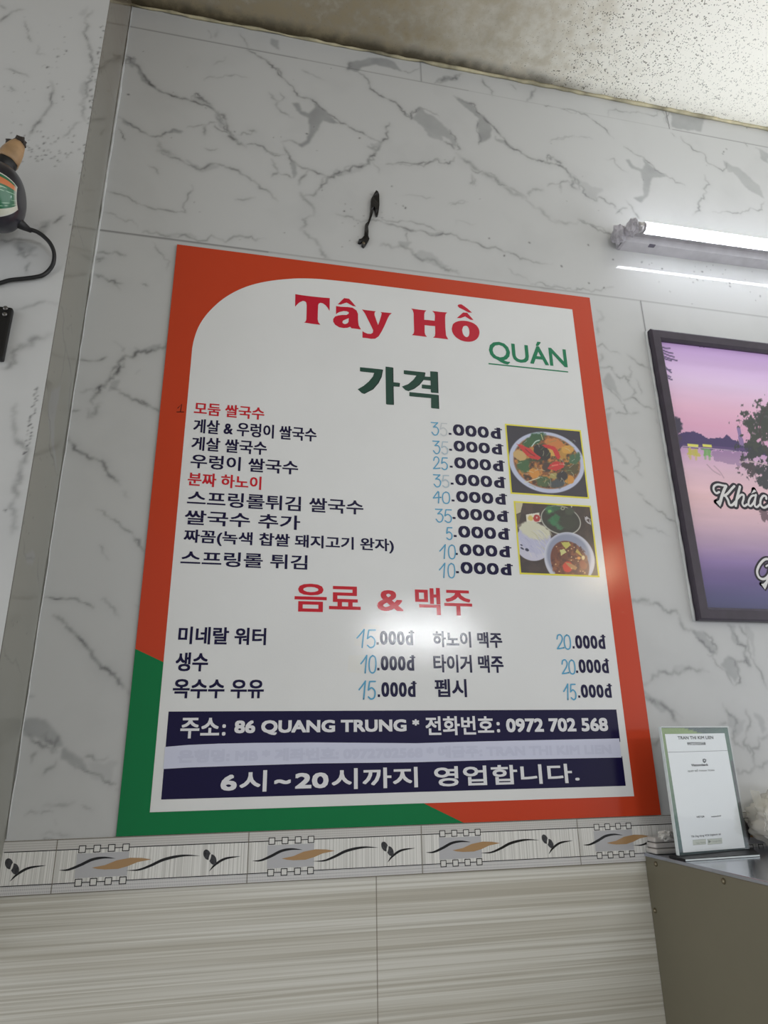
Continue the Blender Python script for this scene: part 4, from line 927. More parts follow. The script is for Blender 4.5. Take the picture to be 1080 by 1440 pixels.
def paint_soup(p):
    p.fill(np.ones(p.X.shape), (42, 40, 58))
    p.ell(520, 475, 415, 325, (196, 202, 226), rot=15, soft=.03); p.ell(522, 470, 365, 285, (140, 84, 46), rot=15, soft=.05)
    n1 = vnoise(p.X, p.Y, .02, 21, 4); n2 = vnoise(p.X, p.Y, .035, 22, 3)
    inn = (((p.X - 522) * .966 + (p.Y - 470) * .259) / 355) ** 2 + (((p.Y - 470) * .966 - (p.X - 522) * .259) / 275) ** 2 < 1
    p.fill(inn * np.clip((n1 - .5) * 9, 0, 1), (58, 70, 44)); p.fill(inn * np.clip((n2 - .56) * 12, 0, 1), (196, 130, 64)); p.fill(inn * np.clip((.40 - n2) * 12, 0, 1), (70, 44, 34))
    for a in ((395,215,110,55,-25,(46,92,60)),(330,260,60,45,-30,(52,96,58)),(820,430,55,70,30,(64,104,74)),(270,510,70,70,30,(60,100,60)),(480,680,80,50,10,(72,96,58)),(640,700,90,50,-10,(62,72,80)),(790,560,70,60,0,(84,76,48))): p.ell(*a[:4], a[5], rot=a[4], soft=.4, wob=.8)
    p.ell(610, 270, 110, 55, (206, 126, 64), rot=15, soft=.3, wob=.7); p.ell(690, 390, 50, 60, (190, 140, 60), soft=.3, wob=.6)
    p.ell(560, 360, 70, 30, (214, 168, 78), rot=35, soft=.2, wob=.4); p.ell(745, 335, 68, 46, (216, 160, 70), rot=10, soft=.2, wob=.4); p.ell(230, 400, 72, 52, (204, 168, 108), rot=25, soft=.15, wob=.3)
    p.ell(385, 590, 60, 52, (214, 144, 62), rot=40, soft=.15, wob=.35); p.ell(765, 660, 55, 45, (214, 146, 58), rot=-20, soft=.15, wob=.35); p.ell(600, 620, 48, 34, (170, 156, 92), soft=.3, wob=.6)
    p.ell(470, 370, 105, 70, (34, 30, 36), rot=40, soft=.1, wob=.3); p.ell(690, 620, 60, 55, (40, 38, 48), soft=.3, wob=.5); p.ell(520, 520, 50, 60, (70, 50, 48), soft=.3, wob=.6)
    for pts in ([(190,270),(260,290),(350,330),(410,390),(460,425),(430,450),(350,430),(290,395),(240,330)], [(470,280),(540,285),(610,310),(655,370),(670,420),(640,445),(610,400),(580,340),(500,310)], [(530,545),(560,490),(630,462),(715,480),(700,530),(620,565)]): p.poly(pts, (206, 40, 46), wob=14)
    p.line([(290,330),(340,375),(390,405)], 10, (130, 20, 32)); p.line([(580,510),(640,500)], 14, (236, 110, 100))
    for _ in range(46):
        x, y = random.uniform(230, 830), random.uniform(220, 720); a = random.uniform(0, 6.28); l = random.uniform(30, 80)
        p.line([(x, y), (x + l * .5 * math.cos(a) + 6, y + l * .5 * math.sin(a)), (x + l * math.cos(a), y + l * math.sin(a) + 8)], 5, random.choice(((214, 214, 178), (196, 200, 190), (120, 150, 92), (180, 120, 60))), a=.7, smooth=3)
    p.line([(360,300),(400,250),(440,235)], 12, (196, 214, 206)); p.line([(280,690),(350,670),(440,640)], 9, (220, 216, 190)); p.line([(460,170),(480,230)], 8, (200, 196, 140))
def paint_bun(p):
    n1 = vnoise(p.X, p.Y, .012, 31, 4); n2 = vnoise(p.X, p.Y, .03, 32, 3)
    p.fill(np.ones(p.X.shape), (58, 46, 46)); p.fill(np.clip((n1 - .5) * 4, 0, 1), (72, 56, 54)); p.poly([(60,50),(160,60),(130,180),(80,200)], (206, 196, 160)); p.poly([(85,205),(135,190),(110,320),(90,330)], (96, 84, 66))
    p.ell(600, 270, 240, 165, (196, 196, 186), rot=18, soft=.03); p.ell(600, 268, 228, 155, (44, 48, 44), rot=18, soft=.05)
    for a in ((470,145,60,45,(52,112,74)),(545,130,50,30,(40,92,64)),(520,280,60,55,(48,120,78)),(600,330,60,50,(58,116,82)),(550,240,35,40,(44,110,70)),(680,300,90,70,(50,56,48)),(700,170,50,40,(62,72,60))): p.ell(*a[:4], a[4], soft=.5, wob=.9)
    p.ell(470, 165, 22, 18, (112, 178, 98), soft=.4, wob=.5); p.ell(622, 132, 26, 22, (150, 156, 130), soft=.3); p.ell(622, 132, 12, 10, (50, 54, 50), soft=.3); p.poly([(715,95),(735,100),(725,135)], (190, 190, 180))
    p.poly([(195,205),(345,182),(372,290),(205,305)], (228, 222, 206)); p.ell(245, 245, 35, 30, (216, 192, 104), soft=.4, wob=.6); p.ell(318, 245, 40, 42, (178, 40, 46), soft=.2, wob=.5); p.ell(320, 240, 10, 12, (220, 190, 180), soft=.3)
    p.ell(275, 540, 215, 200, (204, 202, 220), rot=35, soft=.04); p.ell(300, 480, 215, 165, (190, 190, 216), rot=35, soft=.1, wob=.2); p.ell(300, 395, 190, 95, (214, 212, 190), rot=18, soft=.2, wob=.3)
    for _ in range(34):
        x, y = random.uniform(140, 420), random.uniform(340, 620); p.line([(x, y), (x + 45, y + 35), (x + 80, y + 100)], 7, random.choice(((226, 224, 210), (170, 172, 206), (206, 206, 224), (190, 188, 160))), a=.6, smooth=3)
    for a in ((150,600,25,10),(205,615,22,16),(140,560,16,8)): p.ell(*a, (36, 40, 76), rot=30, soft=.3, wob=.4)
    p.poly([(870,240),(900,225),(940,240),(950,330),(910,300)], (190, 186, 190), wob=40); p.poly([(900,260),(930,250),(935,300)], (80, 66, 66), wob=30)
    p.ell(700, 720, 320, 285, (206, 208, 222), rot=58, soft=.03); p.ell(690, 700, 280, 245, (146, 152, 176), rot=58, soft=.12); p.ell(705, 770, 275, 205, (112, 58, 42), rot=60, soft=.05)
    inn = ((p.X - 705) / 215) ** 2 + ((p.Y - 770) / 240) ** 2 < 1
    p.fill(inn * np.clip((n2 - .55) * 8, 0, 1), (150, 88, 54), .8); p.fill(inn * np.clip((.42 - n2) * 8, 0, 1), (84, 42, 36), .8)
    p.poly([(600,530),(690,525),(715,560),(660,605)], (196, 190, 92), wob=10); p.poly([(588,615),(640,608),(668,640),(605,685)], (206, 204, 134), wob=10); p.poly([(770,640),(790,600),(850,680),(840,690)], (196, 168, 80), wob=10)
    p.ell(680, 815, 58, 62, (216, 66, 44), soft=.15, wob=.2); p.poly([(645,760),(690,765),(790,820),(770,850),(720,835)], (186, 136, 84), wob=12); p.ell(860, 790, 40, 60, (156, 84, 56), rot=-30, soft=.3); p.ell(860, 705, 20, 26, (230, 206, 150), soft=.4, wob=.5); p.ell(810, 712, 22, 18, (226, 150, 76), soft=.3)
    for _ in range(16): p.ell(random.uniform(520, 900), random.uniform(560, 890), 8, 7, (222, 180, 130), soft=.5)
photo_print('dish_photo', [(709.7,598.4),(816.8,605.2),(825.7,702.2),(716,695.6)], (700, 590, .12963), paint_soup, 'photograph of a bowl of noodle soup with tomato')
photo_print('dish_photo', [(721,706),(830,711.6),(841.4,813),(729.6,807.8)], (715, 700, .12037), paint_bun, 'photograph of noodles, herbs and a bowl of broth')

# ================================================================== FLUORESCENT LAMP
lamp = empty('fluorescent_lamp', (1.085, 0, 2.640), 'lit fluorescent tube lamp on the marble wall above the framed picture', 'lamp', rot=(0, math.radians(-.9), 0))
M_HOUSE = mat('lamp_white_enamel', (206, 204, 210), rough=.35, var=(30, .08)); M_WRAP = mat('lamp_grey_tape', (186, 183, 190), rough=.45, var=(60, .3), bump=(60, .5, .004))
mtube = bpy.data.materials.new('lit_tube'); mtube.use_nodes = True; e = mtube.node_tree; e.nodes.clear()
em = e.nodes.new('ShaderNodeEmission'); em.inputs[0].default_value = (.90, .94, 1.0, 1); em.inputs[1].default_value = TUBE_STRENGTH; ou = e.nodes.new('ShaderNodeOutputMaterial'); e.links.new(em.outputs[0], ou.inputs[0])
def local(o, p): o.parent = p; return o
LEN = 1.22
bm = bmesh.new(); sec = [(0, -.020), (-.030, -.016), (-.040, -.006), (-.044, .012), (-.036, .030), (0, .034)]
rings = [[bm.verts.new((x, y, z)) for y, z in sec] for x in (.020, LEN)]
for k in range(6): bm.faces.new((rings[0][k], rings[1][k], rings[1][(k + 1) % 6], rings[0][(k + 1) % 6]))
bm.faces.new(rings[0]); bm.faces.new(rings[1]); bmesh.ops.recalc_face_normals(bm, faces=bm.faces)
ho = local(bm_obj('housing', bm, M_HOUSE), lamp)
bm = bmesh.new(); add_box(bm, .094, .113, -.0312, -.020, -.0175, -.009, .002); st = local(bm_obj('dirt_spot', bm, mat('dark_smudge', (110, 106, 120), rough=.7)), ho)
def tube_end(x0, x1):
    bm = bmesh.new(); lathe(bm, [(x0, .013), (x0 + .001, .0145), (x1 - .001, .0145), (x1, .013)], 20, 'x', (0, -.0655, 0.0)); return bm
bm = bmesh.new(); lathe(bm, [(.055, .0125), (.058, .0150), (LEN - .045, .0150), (LEN - .040, .0125)], 36, 'x', (0, -.0655, 0.0)); bm.normal_update()
for f in bm.faces: f.material_index = 0 if (f.normal.y < .18 and abs(f.normal.x) < .5) else 1       # half-round diffuser in front of a metal back
local(bm_obj('glass_tube', bm, [mtube, M_HOUSE]), lamp)
bm = bmesh.new(); lathe(bm, [(.038, .010), (.040, .0135), (.0555, .0135), (.0557, .011)], 20, 'x', (0, -.0655, 0.0)); local(bm_obj('tube_cap', bm, mat('tube_cap_metal', (190, 188, 190), rough=.3, metal=.8)), lamp)
bm = bmesh.new(); lathe(bm, [(LEN - .041, .011), (LEN - .039, .0135), (LEN - .025, .0135), (LEN - .024, .010)], 20, 'x', (0, -.0655, 0.0)); local(bm_obj('tube_cap', bm, bpy.data.materials['tube_cap_metal']), lamp)
bm = bmesh.new(); add_box(bm, LEN - .026, LEN - .004, -.083, -.040, -.020, .018, .004); local(bm_obj('end_socket', bm, M_HOUSE), lamp)
def crumple(bm, c, r, seed, n=3, amp=.28):
    rr = random.Random(seed); res = bmesh.ops.create_icosphere(bm, subdivisions=n, radius=1.0)
    for v in res['verts']:
        d = v.co.normalized(); k = 1 + amp * (math.sin(7 * d.x + seed) * math.sin(6 * d.y + 2 * seed) + .5 * math.sin(13 * d.z + seed * 3) * math.sin(11 * d.x)) * .7 + rr.uniform(-1, 1) * amp * .22
        v.co = Vector((c[0] + d.x * r[0] * k, c[1] + d.y * r[1] * k, c[2] + d.z * r[2] * k))
bm = bmesh.new(); crumple(bm, (.012, -.026, .006), (.017, .022, .026), 3); crumple(bm, (.031, -.060, .003), (.015, .021, .021), 5); add_box(bm, .016, .024, -.030, 0, -.020, .03)
local(bm_obj('end_socket', bm, M_WRAP), lamp)['label'] = 'left end wrapped in crumpled grey tape'

# ================================================================== FRAMED PICTURE
FX0, FX1, FZ0, FZ1 = 1.150, 2.30, 1.6385, 2.372
FD = -.018
pic = empty('framed_picture', ((FX0 + FX1) / 2, 0, FZ0), 'black framed print of a lake at dusk with white script, right of the menu board', 'picture')
M_FRAME = mat('dark_wood_frame', (60, 52, 65), rough=.38, var=(40, .15)); M_FRAME_SIDE = M_FRAME
fi = .0285
def frame_bar(pts_out, pts_in, name='frame_rail'):
    """mitred rail: outer edge pts, inner edge pts (x, z), from the wall to the front"""
    V = []; 
    prof = [(0, 0.0), (0, FD + .002), (.12, FD), (.80, FD), (1.0, FD + .006), (1.0, -.004)]
    for (o_, i_) in zip(pts_out, pts_in):
        for t, y in prof: V.append((o_[0] + (i_[0] - o_[0]) * t, y, o_[1] + (i_[1] - o_[1]) * t))
    n = len(prof); F = [(k, k + 1, n + k + 1, n + k) for k in range(n - 1)] + [(n - 1, 0, n, 2 * n - 1), tuple(range(n))[::-1], tuple(range(n, 2 * n))]
    o = mesh_obj(name, V, F, M_FRAME, None, pic)
    b = bmesh.new(); b.from_mesh(o.data); bmesh.ops.recalc_face_normals(b, faces=b.faces); b.to_mesh(o.data); b.free(); return o
oc = [(FX0, FZ0), (FX1, FZ0), (FX1, FZ1), (FX0, FZ1)]; ic = [(FX0 + fi, FZ0 + fi), (FX1 - fi, FZ0 + fi), (FX1 - fi, FZ1 - fi), (FX0 + fi, FZ1 - fi)]
for k in range(4): frame_bar([oc[k], oc[(k + 1) % 4]], [ic[k], ic[(k + 1) % 4]])
PYP = -.006
nu, nv = 330, 300
xg = np.concatenate([np.linspace(FX0 + fi - .002, 1.66, nu), np.linspace(1.67, FX1 - fi + .002, 40)]); Xg, Zg = np.meshgrid(xg, np.linspace(FZ0 + fi - .002, FZ1 - fi + .002, nv))
px, py = PX(Xg, Zg, PYP); p = Paint(px, py); p.N = (vnoise(px, py, .2, 3), vnoise(px, py, .2, 4))
def zrow(y): q = onp(1010, y, 1, PYP); return q[2]
keys = [(480, (176,142,196)), (500, (196,166,212)), (540, (208,184,210)), (575, (212,170,190)), (600, (206,156,180)), (624, (200,156,182)), (632, (178,140,178)), (645, (196,162,186)), (665, (208,176,188)), (700, (214,178,180)), (735, (196,166,176)), (765, (162,138,164)), (790, (124,104,148)), (815, (94,80,126)), (840, (74,72,112)), (872, (62,66,98))]
zk = [zrow(y) for y, _ in keys][::-1]; ck = np.array([c_ for _, c_ in keys], float)[::-1]
p.C = np.stack([np.interp(Zg, zk, ck[:, i]) for i in range(3)], -1) * np.array((1.16, 1.15, 1.17))
n = vnoise(Xg * 6, Zg * 40, 1.0, 41, 4); p.C *= (1 + (n - .5) * np.where(Zg < zrow(640), .10, .03))[..., None]
hill = [(945,640),(948,612),(958,609),(975,606),(985,611),(995,616),(1003,616),(1012,615),(1018,617),(1022,611),(1028,616),(1036,621),(1046,624),(1085,628),(1200,640),(1400,660),(1400,680),(1100,645),(1050,636),(1000,632),(960,629)]
p.poly(hill, (74, 58, 112), wob=4); p.poly([(960,624),(1046,630),(1050,634),(960,629)], (96, 72, 128))
p.poly([(1036,600),(1041,601),(1047,628),(1040,626)], (150, 124, 176))
for x0_, x1_, cc in ((967,982,(206,200,70)), (988,1001,(110,180,90))): p.poly([(x0_,624),(x1_,625.5),(x1_,629),(x0_,628)], (236, 232, 110)); p.poly([(x0_,630),(x1_,631),(x1_ + 1,642),(x0_ + 1,641)], cc, wob=7, a=.7); p.line([(x0_ + 3,632),(x0_ + 4,645)], 3, cc, a=.5); p.line([(x1_ - 4,632),(x1_ - 3,646)], 3, cc, a=.5)
p.line([(960,628),(1000,631),(1048,636)], 1.4, (214, 190, 210), a=.8); p.poly([(1002,633),(1048,637),(1050,655),(1004,648)], (132, 104, 150), wob=8, a=.5)
p.ell(951, 664, 9, 11, (128, 92, 106), soft=.8, a=.8, wob=.6); p.ell(950, 600, 9, 13, (66, 60, 84), soft=.3, wob=1.2); p.ell(948, 618, 9, 12, (80, 66, 96), soft=.4, wob=.8)
leafn = vnoise(px, py, .16, 51, 3); fine_ = vnoise(px, py, .45, 52, 2)
def tree(cx, cy, rx, ry, th, col):
    d = np.hypot((px - cx) / rx, (py - cy) / ry); m = np.clip((1.15 - d + (leafn - .5) * 2.0 + (fine_ - .5) * .7 - th) * 6, 0, 1); p.fill(m * (d < 1.5), col)
tree(1075, 590, 34, 26, .25, (86, 84, 86)); tree(1072, 592, 30, 22, .5, (64, 70, 68)); tree(1066, 633, 26, 15, .2, (58, 62, 66)); tree(1110, 610, 50, 45, .2, (66, 72, 66)); tree(1060, 662, 20, 16, .35, (80, 68, 76)); tree(1084, 668, 26, 20, .3, (60, 60, 66)); tree(1078, 726, 14, 10, .3, (122, 94, 104))
p.line([(1040,650),(1055,649),(1085,655)], 1.6, (214, 186, 196)); p.line([(1085,560),(1068,600),(1080,640)], 2.2, (74, 62, 66), a=.7)
for base, tip in (((930,488),(942,490)),((932,496),(948,502)),((931,500),(952,507)),((932,503),(944,507)),((931,492),(946,497)),((934,514),(944,524)),((934,518),(943,520)),((936,529),(945,534)),((936,526),(943,530)),((1000,484),(984,487)),((985,483),(990,488))): p.line([base, ((base[0] + tip[0]) / 2, (base[1] + tip[1]) / 2 + .6), tip], 2.0, (98, 80, 124), a=.9, smooth=3)
p.line([(994,653),(1003,662),(1013,668)], 1.3, (176, 140, 160), a=.7); p.line([(1004,655),(1012,663),(1018,672)], 1.3, (176, 140, 160), a=.6)
M_POSTER = color_attr_mat('lake_print', 'print', rough=.45, coat=.35, coat_rough=.12)
pr = color_grid('lake_print', np.stack([Xg, np.full_like(Xg, PYP), Zg], -1), p.C, M_POSTER, pic)
def WP(c): return lambda pts: [(lambda q: (q[0], q[2]))(onp(c[0] + x * c[2], c[1] + y * c[2], 1, PYP)) for x, y in pts]
KK = WP((995, 670, .0787)); GG = WP((1050, 770, .0486)); mm = .00013
fl = Flat(O=(0, PYP, 0))
hst = [(575,185),(545,300),(515,420),(500,525)]; hsh = [(530,400),(590,335),(640,335),(640,400),(620,480),(650,530),(705,500)]
strokes = [([(205,280),(150,300),(105,240),(115,175),(180,145),(260,160),(330,172)], 42), ([(325,175),(285,260),(250,360),(215,490)], 58), ([(475,175),(430,220),(350,310),(290,345)], 46), ([(310,340),(360,420),(390,505),(440,510),(500,450)], 48), (hst, 50), (hsh, 42),
           ([(850,340),(790,350),(740,420),(730,500),(765,530),(820,470),(850,400)], 40), ([(862,330),(845,430),(840,520),(880,548),(930,500)], 40), ([(1045,400),(1040,360),(990,350),(945,420),(945,510),(1000,560),(1070,530),(1120,480)], 44), ([(x + 610, y + 55) for x, y in hst], 50), ([(x + 610, y + 55) for x, y in hsh], 42)]
polys = [[(148,455),(175,440),(245,400),(262,430),(222,542)], [(825,232),(868,268),(775,312)]]
gst = [([(640,340),(560,335),(480,370),(380,480),(310,620),(300,740),(350,860),(450,915),(560,880),(650,760),(690,560)], 88), ([(560,540),(640,500),(700,520)], 60), ([(690,560),(640,800),(590,960),(530,1130)], 90)]; gpl = [[(412,1055),(480,1045),(560,960),(640,940),(525,1218)]]
for lay, ext, mi, h in ((0, 80, 0, .0002), (1, 0, 1, .0006)):
    for pts, wd in strokes: fl.stroke(KK(pts), (wd + ext * 1.15) * mm * .98, h + random.random() * 1e-4, mi, 6)
    for q in polys:
        fl.poly(KK(q), h + 1.5e-4, mi)
        if ext: fl.stroke(KK(q + q[:1]), ext * 1.15 * mm * .98, h + 1.1e-4, mi, 0)
    for pts, wd in gst: fl.stroke(GG(pts), (wd + ext * 1.7) * mm * .5, h + random.random() * 1e-4, mi, 6)
    for q in gpl:
        fl.poly(GG(q), h + 1.5e-4, mi)
        if ext: fl.stroke(GG(q + q[:1]), ext * 1.7 * mm * .5, h + 1.1e-4, mi, 0)
ft = fl.build('script_lettering', [mat('script_outline', (38, 29, 44), rough=.5), mat('script_white', (228, 226, 226), rough=.5)]); put(ft, pic); ft['label'] = 'white outlined script lettering'
# caulk along the frame's left side
bm = bmesh.new(); zz = np.linspace(FZ0, FZ1, 40); tube_mesh(bm, [(FX0 - .003, -.001, z) for z in zz], [.003 + random.uniform(0, .0016) for _ in zz], 6); put(bm_obj('caulk_line', bm, M_SEAL), pic)

# ================================================================== WALL FAN MOTOR (left)
MX, MYc, MZ, MR = -0.2288, -0.255, 2.2953, 0.0578
fan = empty('wall_fan_motor', (-.30, PY, MZ), 'round dark blue motor housing with green and orange label, hung on the left wall', 'fan motor')
M_NAVYP = mat('dark_navy_plastic', (27, 26, 38), rough=.35, coat=.35, coat_rough=.12); M_BLKP = mat('black_rubber', (22, 22, 24), rough=.5)
bm = bmesh.new(); prof = [(MX - .40, .02), (MX - .38, .04), (MX - .34, .052), (MX - .30, MR)]
prof += [(MX - .13 + .10 * t, MR) for t in (0, .5, .8)] + [(MX - .0383 + .0383 * math.sin(a), MR - .0439 + .0439 * math.cos(a)) for a in np.linspace(.05, 1.5, 16)] + [(MX + .0002, .006)]
lathe(bm, prof, 56, 'x', (0, MYc, MZ)); hs = bm_obj('motor_housing', bm, M_NAVYP, fan)
# label wrapped on the housing: patch in (along x, angle)
M_LAB = color_attr_mat('rating_label', 'print', rough=.3, coat=.8, coat_rough=.1)
def cyl(x, t, r=MR + .0009): return np.stack([x, MYc - r * np.cos(t), MZ + r * np.sin(t)], -1)
nx, na = 90, 110; xs_ = np.linspace(MX - .26, MX - .0018, nx); ts = np.linspace(-1.28, .08, na); XG, TG = np.meshgrid(xs_, ts)
_px, _pr = zip(*prof[:-1]); rl = np.interp(XG, _px, _pr) + .0012
u = (XG - xs_[0]) / .0114; v = (ts[-1] - TG) / (ts[-1] - ts[0]) * 10
lp = Paint(u * 10, v * 10); U, Vv = u, v
lp.fill(np.ones(u.shape), (206, 208, 198)); ins = (U < 22.42) & (Vv > .35) & (Vv < 9.7)
lp.fill(ins * 1.0, (22, 104, 66)); lp.fill((ins & (Vv > 1.1) & (Vv < 2.6)) * 1.0, (206, 112, 54)); lp.fill((ins & (Vv > 8.2)) * 1.0, (206, 206, 190))
for r_ in (3.3, 4.1, 6.2, 6.9, 7.6): lp.fill((ins & (np.abs(Vv - r_) < .09) & (vnoise(U * 3, Vv * 0 + r_, 1.6, 61, 1) > .45)) * 1.0, (150, 190, 160))
for r_ in (8.6, 9.05): lp.fill((ins & (np.abs(Vv - r_) < .08) & (U < 19) & (vnoise(U * 3, Vv * 0 + r_, 1.6, 62, 1) > .4)) * 1.0, (120, 130, 120))
lb = color_grid('rating_label', np.stack([XG, MYc - rl * np.cos(TG), MZ + rl * np.sin(TG)], -1)[::-1], lp.C[::-1], M_LAB, fan); lb['label'] = 'green label with an orange strip and white foot'
# oscillation knob on top: black collar and beige plug
kb = onp(10, 228, 1, MYc); kt = onp(27, 200, 1, MYc)
base = Vector(kb); tip = Vector(kt); ax = (tip - base).normalized()
bm = bmesh.new(); tube_mesh(bm, [base - ax * .03, base - ax * .002, base + ax * .006], [.018, .017, .015], 20); bm_obj('knob_collar', bm, M_BLKP, fan)
bm = bmesh.new(); tube_mesh(bm, [base + ax * t for t in (.000, .006, .024, .040, .046)], [.0185, .0195, .0185, .0145, .011], 7); kn = bm_obj('oscillation_knob', bm, mat('beige_plastic', (168, 136, 100), rough=.5, var=(40, .2)), fan); kn['label'] = 'beige plug on top of the motor'
bm = bmesh.new(); crumple(bm, tuple(base + ax * .052), (.011, .010, .009), 9, 2, .35); crumple(bm, tuple(base + ax * .046 + Vector((-.010, 0, -.002))), (.010, .009, .006), 4, 2, .3); put(bm_obj('grease_cap', bm, mat('dark_grease', (46, 38, 34), rough=.5)), kn)
g0 = Vector(onp(30, 316, 1, MYc + .03)); g1 = Vector(onp(44, 325, 1, MYc + .045))
bm = bmesh.new(); tube_mesh(bm, [g0 - (g1 - g0) * .6, g0, g1], [.010, .0085, .0035], 12); bm_obj('cable_gland', bm, M_BLKP, fan)
cpts = [(40,322),(52,326),(62,333),(71,343),(76,356),(75,370),(69,380),(60,387),(48,390),(32,392),(14,394),(0,398),(-25,404),(-60,412)]
cw_ = [tuple(onp(x, y, 1, MYc + .045 + (.028 * min(1, i / 6)))) for i, (x, y) in enumerate(cpts)]
bm = bmesh.new(); tube_mesh(bm, catmull(cw_, 6), .0036, 10); bm_obj('power_cord', bm, M_BLKP, fan)['label'] = 'black cord looping back to the left'
# wall mount arm behind the motor
bm = bmesh.new(); add_box(bm, MX - .22, MX - .10, MYc + MR * .6, PY, MZ - .05, MZ + .05, .006); bm_obj('mount_arm', bm, M_NAVYP, fan)

# black metal bracket below
def br(x, y): q = onp(x, y, 1, PY - .012); return (q[0], q[2])
b0, b1, b2 = br(0, 428), br(18, 432), br(2, 505)
bk = empty('wall_bracket', (-.30, PY, b2[1]), 'flat black metal bracket with two screws on the left wall under the cord', 'bracket')
xr_ = b1[0]; zt_ = b1[1]; zb_ = b2[1]
bm = bmesh.new(); add_box(bm, xr_ - .16, xr_, PY - .012, PY, zb_, zt_, .004); bm_obj('plate', bm, mat('black_enamel', (14, 14, 16), rough=.4), bk)
for (x, y) in ((8, 434), (7, 442.5)):
    q = onp(x, y, 1, PY - .012); bm = bmesh.new(); lathe(bm, [(PY - .012, .0042), (PY - .0145, .004), (PY - .0155, .002)], 14, 'y', (q[0], 0, q[2])); bm_obj('screw', bm, mat('dull_steel', (120, 118, 116), rough=.35, metal=.8), bk)

# ================================================================== TORN BLACK STRIP ON THE WALL
strip_px = [(595,205),(612,225),(625,245),(628,340),(620,400),(612,440),(598,445),(592,420),(586,390),(575,360),(570,385),(565,420),(545,480),(520,545),(525,590),(520,640),(530,670),(500,720),(480,740),(460,725),(463,690),(445,703),(425,695),(430,675),(455,665),(485,630),(490,590),(493,530),(520,500),(535,450),(543,390),(548,290),(565,255)]
sp = [W(440 + x * .14815, 240 + y * .14815) for x, y in strip_px]
bm = bmesh.new(); vf = [bm.verts.new((x, -.0075 - .002 * math.sin(i * 1.7), z)) for i, (x, z) in enumerate(sp)]; vb = [bm.verts.new((x, 0.0, z)) for x, z in sp]
tris = tessellate_polygon([[Vector((x, z, 0)) for x, z in sp]])
for t in tris:
    bm.faces.new([vf[i] for i in t]); bm.faces.new([vb[i] for i in t][::-1])
for i in range(len(sp)):
    j = (i + 1) % len(sp); bm.faces.new((vf[i], vf[j], vb[j], vb[i]))
bmesh.ops.recalc_face_normals(bm, faces=bm.faces)
rope = bm_obj('torn_cable_end', bm, mat('black_tape', (16, 16, 18), rough=.35, bump=(120, .5, .003)))
tag(rope, 'torn black strip of cable sheath hanging on the marble above the menu board', 'cable')
q = W(440 + 475 * .14815, 240 + 708 * .14815)
bm = bmesh.new(); lathe(bm, [(-.009, .002), (-.008, .004), (0, .0035)], 12, 'y', (q[0], 0, q[1])); put(bm_obj('wire_core', bm, mat('dull_wire', (110, 100, 84), rough=.5, metal=.4)), rope)

# ================================================================== STEEL CABINET
ZC = 1.193; XC = 0.955
cab = empty('steel_cabinet', (XC + .35, -.45, 0), 'tall stainless steel cabinet against the tiled wall, lower right', 'cabinet')
M_STEEL = mat('brushed_steel_side', (132, 127, 110), rough=.42, metal=.55, var=(4, .05)); M_TOP = mat('polished_steel_top', (176, 180, 192), rough=.18, metal=.9)
box_obj('body', XC, XC + .75, -.95, -.001, 0.0, ZC - .006, M_STEEL, cab, .002)
box_obj('top_sheet', XC - .0015, XC + .752, -.952, -.0005, ZC - .006, ZC, M_TOP, cab, .001)
M_RIV = mat('rivet_steel', (120, 112, 92), rough=.3, metal=.7)
for (y, z) in ((-.037, 1.178), (-.0135, 1.098), (-.224, 1.178)):
    bm = bmesh.new(); lathe(bm, [(XC - .0036, .0012), (XC - .003, .0035), (XC - .0008, .0046), (XC + .001, .0048)], 16, 'x', (0, y, z)); bm_obj('rivet', bm, M_RIV, cab)

# ================================================================== PAYMENT STAND
SO = Vector((.966, -.0938, 1.1985)); yaw = .2103
U = Vector((math.cos(yaw), math.sin(yaw), 0)); Nf = Vector((math.sin(yaw), -math.cos(yaw), 0)); Vz = Vector((0, 0, 1)); SW, SH = .1775, .2175
stand = empty('payment_stand', tuple(SO + U * SW / 2 - Vector((0, 0, .0055))), 'clear acrylic stand holding a green and white bank payment card, on the steel cabinet', 'display stand')
def SPt(px, py):
    d = Vector(ray(px, py)); c0 = Vector(CAM_C); t = (SO - c0).dot(Nf) / d.dot(Nf); q = c0 + d * t - SO; return (q.dot(U), q.dot(Vz))
def sc_(x0, y0, s): return lambda pts: [SPt(x0 + x * s, y0 + y * s) for x, y in pts]
S6 = sc_(920, 1010, .12037); S7 = sc_(930, 1110, .12037)
# printed card as vertex colours
nu, nv = 60, 84; ug, vg = np.meshgrid(np.linspace(0.001, SW - .001, nu), np.linspace(0.001, SH - .001, nv)); p = Paint(ug / SW * 100, vg / SH * 140)
t = np.clip(p.Y / 140, 0, 1)[..., None]; p.C = np.array((28, 82, 86.)) * (1 - t) + np.array((128, 156, 70.)) * t
p.poly([(32,140),(36,146),(140,150),(100,100),(100,126),(60,132)], (30, 72, 66)); p.fill((p.X > 60) * 1.0 * np.clip((p.X - 60) / 40, 0, 1), (34, 92, 74)); p.fill((p.X > 95) * (p.Y < 100) * 1.0, (30, 40, 46)); p.fill((p.Y < 6) * 1.0, (36, 66, 70))
Pt = np.array(SO)[None, None] + ug[..., None] * np.array(U) + vg[..., None] * np.array(Vz) + np.array(Nf) * .0010
card = color_grid('printed_card', Pt, p.C, color_attr_mat('bank_card_print', 'print', rough=.5), stand); card['label'] = 'green printed card with a white sheet on it'
fl = Flat(O=tuple(SO), U=tuple(U), V=tuple(Vz), N=tuple(Nf)); hS = .0013
fl.poly([SPt(934.2, 1032.3), SPt(1018.1, 1031.1), SPt(1047, 1192), SPt(960, 1199)][::-1], hS, 0)
fl.stroke(S6([(152,398),(848,378)]), .0008, hS + .0001, 2, 0, False)
